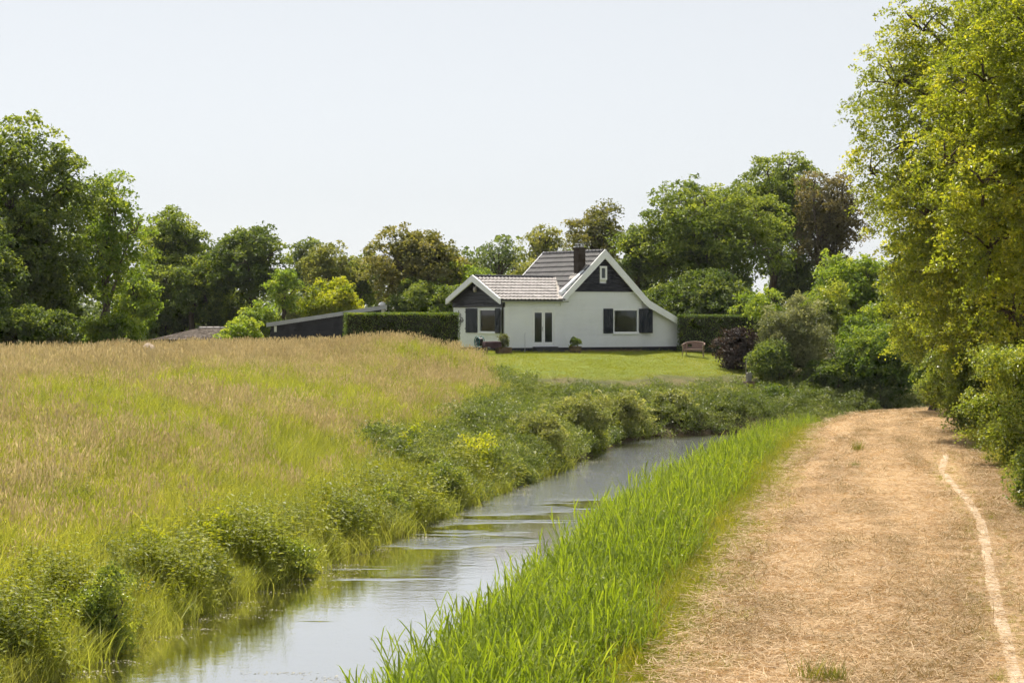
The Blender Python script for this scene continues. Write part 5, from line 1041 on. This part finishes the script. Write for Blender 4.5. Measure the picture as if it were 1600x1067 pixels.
def shingle_face(P0, P1, Q1, Q0, seed):
    rng = np.random.default_rng(seed); P0, P1, Q0, Q1 = [np.array(p) for p in (P0, P1, Q0, Q1)]; V = []; F = []; T = []
    nrm = unit(np.cross(P1 - P0, Q0 - P0)); 
    for r in range(nrow):
        t0, t1 = r / nrow, (r + 1) / nrow; A0 = P0 + (Q0 - P0) * t0; A1 = P1 + (Q1 - P1) * t0; B0 = P0 + (Q0 - P0) * t1; B1 = P1 + (Q1 - P1) * t1; n = max(2, int(np.linalg.norm(A1 - A0) / .28))
        for c in range(n):
            u0, u1 = c / n + .004, (c + 1) / n - .004; j = rng.normal(0, .006); k = len(V)
            V += [A0 + (A1 - A0) * u0 + nrm * (.05 + j), A0 + (A1 - A0) * u1 + nrm * (.05 + j), B0 + (B1 - B0) * u1 + nrm * .012, B0 + (B1 - B0) * u0 + nrm * .012, A0 + (A1 - A0) * u0 + nrm * .01, A0 + (A1 - A0) * u1 + nrm * .01]; F += [(k, k + 1, k + 2, k + 3), (k + 4, k + 5, k + 1, k)]; T += [rng.random()] * 2
    return np.array(V), np.array(F), np.array(T)
for sd_, (a_, b_, c_, d_) in enumerate([(0, 1, 5, 4), (3, 0, 4, 4)]):
    V, F_, T = shingle_face(RP[a_], RP[b_], RP[c_], RP[d_], sd_ + 5); link('shingles', np_mesh('shingles', V, F_, M['shingle'], fattr={'tint': T}), lr_, kind='stuff')
ridge_caps((ra, 2.45, zt_l + .02), (rb_, 2.45, zt_l + .02), .1, M['lead'], lr_)
# white parasol behind the shed's low end
PY_ = 135.0; X_ = world_x(408, PY_); g_ = h1(X_, PY_); zt_, zb2 = world_z(489.5, PY_) - g_, world_z(497, PY_) - g_; par = empty('parasol', (X_, PY_, g_), label='white garden parasol behind the low end of the black shed', cat='parasol')
mb = MB(); n = 8; rr = .46; ring = [(rr * math.cos(2 * math.pi * i / n), rr * math.sin(2 * math.pi * i / n), zb2) for i in range(n)]; midr = [(.3 * math.cos(2 * math.pi * i / n), .3 * math.sin(2 * math.pi * i / n), zb2 + (zt_ - zb2) * .45) for i in range(n)]
mb.add(ring + midr + [(0, 0, zt_)] + [(x, y, z - .1) for x, y, z in ring], [(i, (i + 1) % n, n + (i + 1) % n, n + i) for i in range(n)] + [(n + i, n + (i + 1) % n, 2 * n) for i in range(n)] + [(2 * n + 1 + i, 2 * n + 1 + (i + 1) % n, (i + 1) % n, i) for i in range(n)]); mb.build('canopy', plain('faded_canvas', (.42, .42, .40), .8, .2, .1, 4), par)
mb = MB(); mb.tube([(0, 0, 0), (0, 0, zt_ - .02)], .025, 8); mb.build('pole', M['zinc'], par); mb = MB(); mb.lathe([(.001, .12), (.035, .08), (.03, .0)], (0, 0, zt_ - .02), 10); mb.build('finial', M['zinc'], par)
# pale tarpaulin heap at the meadow crest
TY = 93.0; X_ = world_x(231, TY); zt_ = world_z(537, TY); g_ = h1(X_, TY); rng = np.random.default_rng(5); n = 18; V = []; 
gxx, gyy = np.meshgrid(np.linspace(-1, 1, 22), np.linspace(-1, 1, 14)); hh = np.clip(1 - gxx ** 2 - gyy ** 2, 0, 1) ** .45 * (zt_ - g_) * (.85 + .3 * fnoise(gxx * 3, gyy * 3, 1, 3)); idx = np.arange(gxx.size).reshape(gxx.shape)
link('tarpaulin', np_mesh('tarpaulin', np.stack([gxx * .5, gyy * .6, np.maximum(hh, 0)], -1).reshape(-1, 3), np.stack([idx[:-1, :-1], idx[:-1, 1:], idx[1:, 1:], idx[1:, :-1]], -1).reshape(-1, 4), plain('pale_canvas', (.32, .25, .18), .8, .2, .12, 3, .4, 8), True), None, (X_, TY, g_), label='pale canvas covered heap poking above the meadow crest on the left', cat='tarpaulin')

# rattan bench
M['rattan'] = plain('weathered_rattan', (.24, .165, .135), .75, .3, .25, 30, .8, 90); M['rattan_leg'] = plain('bare_wood_leg', (.34, .27, .18), .7, .3, .2, 12)
QY = 118.6; X_ = world_x(1084, QY); g_ = h1(X_, QY); bench = empty('garden_bench', (X_, QY, g_), -.28, label='small rattan garden bench with curved back beside the cottage', cat='bench')
W2, D2 = .55, .3
mb = MB(); mb.prism([(-W2 + .03, -D2), (W2 - .03, -D2), (W2 + .0, D2 - .08), (W2 - .14, D2), (-W2 + .14, D2), (-W2, D2 - .08)], (.31, .41), 'z'); mb.build('seat', M['rattan'], bench)
arc = [(-W2 - .03, -D2 + .02, .60), (-W2 - .03, -.05, .63), (-W2 + .02, D2 - .06, .70), (-W2 + .2, D2 + .05, .76), (0, D2 + .08, .79), (W2 - .2, D2 + .05, .76), (W2 - .02, D2 - .06, .70), (W2 + .03, -.05, .63), (W2 + .03, -D2 + .02, .60)]
mb = MB(); mb.tube(arc, .035, 8); mb.build('top_rail', M['rattan'], bench, True)
mb = MB(); k = 0
arcd = []
for i in range(len(arc) - 1):
    for t in (0, .25, .5, .75): arcd.append(Vector(arc[i]) * (1 - t) + Vector(arc[i + 1]) * t)
arcd.append(Vector(arc[-1])); hole = len(arcd) // 2 - 5
for i in range(len(arcd) - 1):
    p, q = arcd[i], arcd[i + 1]; n_ = (q - p).cross(Vector((0, 0, 1))).normalized() * .008; lo1, lo2 = Vector((p.x * .96, p.y * .94, .40)), Vector((q.x * .96, q.y * .94, .40))
    segs = [(0, 1)] if i not in (hole, hole + 1, hole + 2) else [(0, .3), (.75, 1)]
    for a_, b_ in segs:
        vs = [lo1.lerp(p, a_) + n_, lo2.lerp(q, a_) + n_, lo2.lerp(q, b_) + n_, lo1.lerp(p, b_) + n_]; vs += [v - 2 * n_ for v in vs]; mb.add(vs, [(0, 1, 2, 3), (7, 6, 5, 4), (0, 4, 5, 1), (2, 6, 7, 3)])
mb.build('woven_back', M['rattan'], bench)
for lx, ly, hx in [(-W2 + .02, -D2 + .03, .6), (W2 - .02, -D2 + .03, .6), (-W2 + .1, D2 - .03, .7), (W2 - .1, D2 - .03, .7)]:
    mb = MB(); mb.tube([(lx * 1.04, ly * 1.08, 0), (lx, ly, .38), (lx * 1.03, ly, hx)], [.022, .026, .026], 7); mb.build('leg', M['rattan_leg'], bench)
# planters
def potted(px, py, Y, w, h, ph, label, kind, plantkind, seed, round_=True):
    X_ = world_x(px, Y); g_ = h1(X_, Y); t = empty(kind, (X_, Y, g_), .3, label=label, cat='planter')
    mb = MB(); staves = 14
    if round_:
        for k in range(staves):
            a0, a1 = 2 * math.pi * (k + .04) / staves, 2 * math.pi * (k + .96) / staves; vs = []
            for z, r in ((0, w * .42), (h, w * .5)):
                for rr in (r, r - .035):
                    for a_ in (a0, a1): vs.append((rr * math.cos(a_), rr * math.sin(a_), z))
            m_ = MB(); m_.add(vs, [(0, 1, 5, 4), (3, 2, 6, 7), (4, 5, 7, 6), (0, 4, 6, 2), (1, 3, 7, 5), (0, 2, 3, 1)]); m_.build('stave', M['wood'], t)
        for z in (.18, .75): mb.lathe([(w * (.42 + .08 * z) + .006, z * h), (w * (.42 + .08 * z) + .008, z * h + .03)], n=28)
        mb.build('hoop', M['iron'], t)
    else:
        for k in range(3):
            m_ = MB(); z0_ = k * h / 3 + .004; z1_ = (k + 1) * h / 3 - .004; m_.box(-w / 2, w / 2, -.2, -.17, z0_, z1_); m_.box(-w / 2, w / 2, .17, .2, z0_, z1_); m_.box(-w / 2, -w / 2 + .03, -.169, .169, z0_, z1_); m_.box(w / 2 - .03, w / 2, -.169, .169, z0_, z1_); m_.build('plank_ring', M['wood'], t)
    mb = MB(); mb.box(-w * .33, w * .33, -min(.16, w * .33), min(.16, w * .33), .02, h - .05); mb.build('soil', plain('potting_soil_%d' % seed, (.03, .022, .015), 1, .1, .3, 20, .8, 40), t)
    rng = np.random.default_rng(seed); V, Fq, T = crown(rng, [(np.array([rng.normal(0, .12) * w, rng.normal(0, .06), h + ph * rng.uniform(.25, .75)]), np.array([w * .3, .18, ph * .28])) for _ in range(7)], .055, 1.2, .1, .3); V[:, 2] = np.maximum(V[:, 2], h * .55)
    link('plant', np_mesh('plant', V, Fq, LEAF[plantkind], fattr={'tint': T}), t)
    mb = MB()
    for k in range(5): limb(mb, (rng.normal(0, .05), rng.normal(0, .04), h - .06), (rng.normal(0, .15), rng.normal(0, .1), h + ph * .7), .014, .005, rng, 0, 3, 5)
    mb.build('stems', M['bark'], t); return t
potted(899, 550, 117.0, .66, .36, .48, 'round wooden barrel planter with a green plant right of the door', 'barrel_planter', 'hedge', 401)
potted(787, 552, 114.6, .74, .33, .72, 'wooden trough planter with a grey green shrub at the annex corner', 'trough_planter', 'grey', 402, False)
# hose reel and covered table
M['teal'] = plain('teal_plastic', (.03, .16, .19), .4, .5, .1, 5); M['cover'] = plain('maroon_cover', (.055, .028, .035), .75, .25, .25, 5, .5, 10)
RY = 114.4; X_ = world_x(749, RY); g_ = h1(X_, RY); reel = empty('hose_reel', (X_, RY, g_), .5, label='teal garden hose reel standing below the annex window', cat='hose reel')
zc_ = max(world_z(534, RY) - g_, .35); R_ = .27
for s_ in (-1, 1):
    mb = MB(); pts = [(s_ * .14, R_ * math.cos(t), zc_ + R_ * math.sin(t)) for t in np.linspace(0, 2 * math.pi, 19)]; mb.tube(pts, .022, 6)
    for t in np.linspace(0, math.pi, 3, endpoint=False): mb.tube([(s_ * .14, -R_ * math.cos(t), zc_ - R_ * math.sin(t)), (s_ * .14, R_ * math.cos(t), zc_ + R_ * math.sin(t))], .014, 5)
    mb.build('reel_rim', M['teal'], reel)
mb = MB()
for k in range(7): mb.tube([(-.11 + .036 * k, .2 * math.cos(t), zc_ + .2 * math.sin(t)) for t in np.linspace(0, 2 * math.pi, 15)], .017, 5)
mb.build('hose', M['iron'], reel)
mb = MB()
for s_ in (-1, 1): mb.tube([(s_ * .18, -.26, 0), (s_ * .17, 0, zc_), (s_ * .18, .26, 0)], .016, 6)
mb.build('stand', M['zinc'], reel)
TYb = 114.2; X_ = world_x(768, TYb); g_ = h1(X_, TYb); tb = empty('garden_table', (X_, TYb, g_), .35, label='small garden table under a dark maroon cover by the annex window', cat='table')
ht = .62; n = 28; rng = np.random.default_rng(8); V = []; rows = [(0, ht + .02), (.7, ht + .015), (.97, ht), (1.03, ht - .06), (1.06, ht - .22), (1.1, ht - .3)]
mb = MB(); vs = [(0, 0, ht + .02)]
for f, z in rows[1:]:
    for i in range(n):
        a_ = 2 * math.pi * i / n; sx_ = max(abs(math.cos(a_)), abs(math.sin(a_))); ff = f * (1 + (.05 * math.sin(a_ * 7) if f > 1.03 else 0)); vs.append((.42 / sx_ ** .8 * math.cos(a_) * ff, .36 / sx_ ** .8 * math.sin(a_) * ff, z + (.03 * math.sin(a_ * 5) if f > 1.05 else 0)))
mb.add(vs, [(0, 1 + i, 1 + (i + 1) % n) for i in range(n)] + [(1 + r * n + i, 1 + (r + 1) * n + i, 1 + (r + 1) * n + (i + 1) % n, 1 + r * n + (i + 1) % n) for r in range(4) for i in range(n)]); mb.build('cover', M['cover'], tb, True)
mb = MB(); mb.box(-.4, .4, -.34, .34, ht - .03, ht - .005); mb.build('table_top', M['wood'], tb)
for lx in (-.34, .34):
    for ly in (-.28, .28): mb = MB(); mb.box(lx - .03, lx + .03, ly - .03, ly + .03, 0, ht - .031); mb.build('leg', M['wood'], tb)
# thin stake before the door wall, concrete post, pale stake, path post
X_, Y_ = world_x(820, 116.6), 116.6; g_ = h1(X_, Y_); mb = MB(); mb.tube([(0, 0, -.1), (.01, 0, .5), (.0, 0, .98)], .012, 6); mb.tube([(0, 0, .97), (.05, 0, 1.0)], .01, 5); mb.build('garden_stake', M['zinc'], None, False, (X_, Y_, g_), label='thin metal garden stake in front of the white wall left of the door', cat='stake')
PYc = 109.5; X_ = world_x(1170, PYc); g_ = h1(X_, PYc); cp = empty('concrete_post', (X_, PYc, g_), .35, label='short grey concrete post on a brown base below the purple bush', cat='post')
zt_ = world_z(582, PYc) - g_; zb2 = world_z(595.5, PYc) - g_
mb = MB(); mb.prism([(-.11, zb2), (.11, zb2), (.12, zt_ - .03), (.1, zt_), (-.07, zt_), (-.1, zt_ - .03)], (-.1, .1), 'y'); mb.build('shaft', plain('shade_dimmed_concrete', (.20, .19, .16), .9, .2, .3, 6, .4, 30), cp)  # concrete darkened: the shade on the post is put into its colour
mb = MB(); mb.prism([(-.24, -.2), (.24, -.2), (.22, zb2 - .03), (.2, zb2 - .001), (-.2, zb2 - .001), (-.22, zb2 - .03)], (-.2, .2), 'y'); mb.build('base', plain('brown_stone', (.14, .10, .08), .9, .2, .3, 6, .5, 20), cp)
X_, Y_ = world_x(1165.5, 113), 113.0; g_ = h1(X_, Y_); mb = MB(); mb.tube([(0, 0, -.1), (.02, 0, world_z(562, 113) - g_)], .02, 6); mb.lathe([(.001, .03), (.03, .0)], (.02, 0, world_z(562, 113) - g_), 8); mb.build('marker_stake', M['lead'], None, False, (X_, Y_, g_), label='thin pale stake in the shade beside the purple bush', cat='stake')
Yp = FPX * CZ / (668 - HOR); X_ = world_x(1503, Yp); mb = MB(); mb.prism([(-.07, -.2), (.07, -.2), (.07, .93), (.04, .97), (-.04, .97), (-.07, .93)], (-.07, .07), 'y'); mb.build('wooden_post', M['black'], None, False, (X_, Yp, 0), label='dark wooden post half hidden in the hazel beside the path', cat='post')
# ------------------------------------------------------------------ thin summer haze between the camera and the far trees
mb = MB(); mb.box(-2600, 2600, -450, 3100, -3.0, 30.0)
m = bpy.data.materials.new('summer_haze'); m.use_nodes = True; nt = m.node_tree; nt.nodes.clear(); o = nt.nodes.new('ShaderNodeOutputMaterial')
pv = nt.nodes.new('ShaderNodeVolumePrincipled'); pv.inputs['Color'].default_value = (.92, .95, 1.0, 1); pv.inputs['Density'].default_value = .00008; pv.inputs['Anisotropy'].default_value = .2
nt.links.new(pv.outputs[0], o.inputs['Volume']); mb.build('haze', m, label='thin pale summer haze over the whole landscape', cat='haze', kind='stuff')
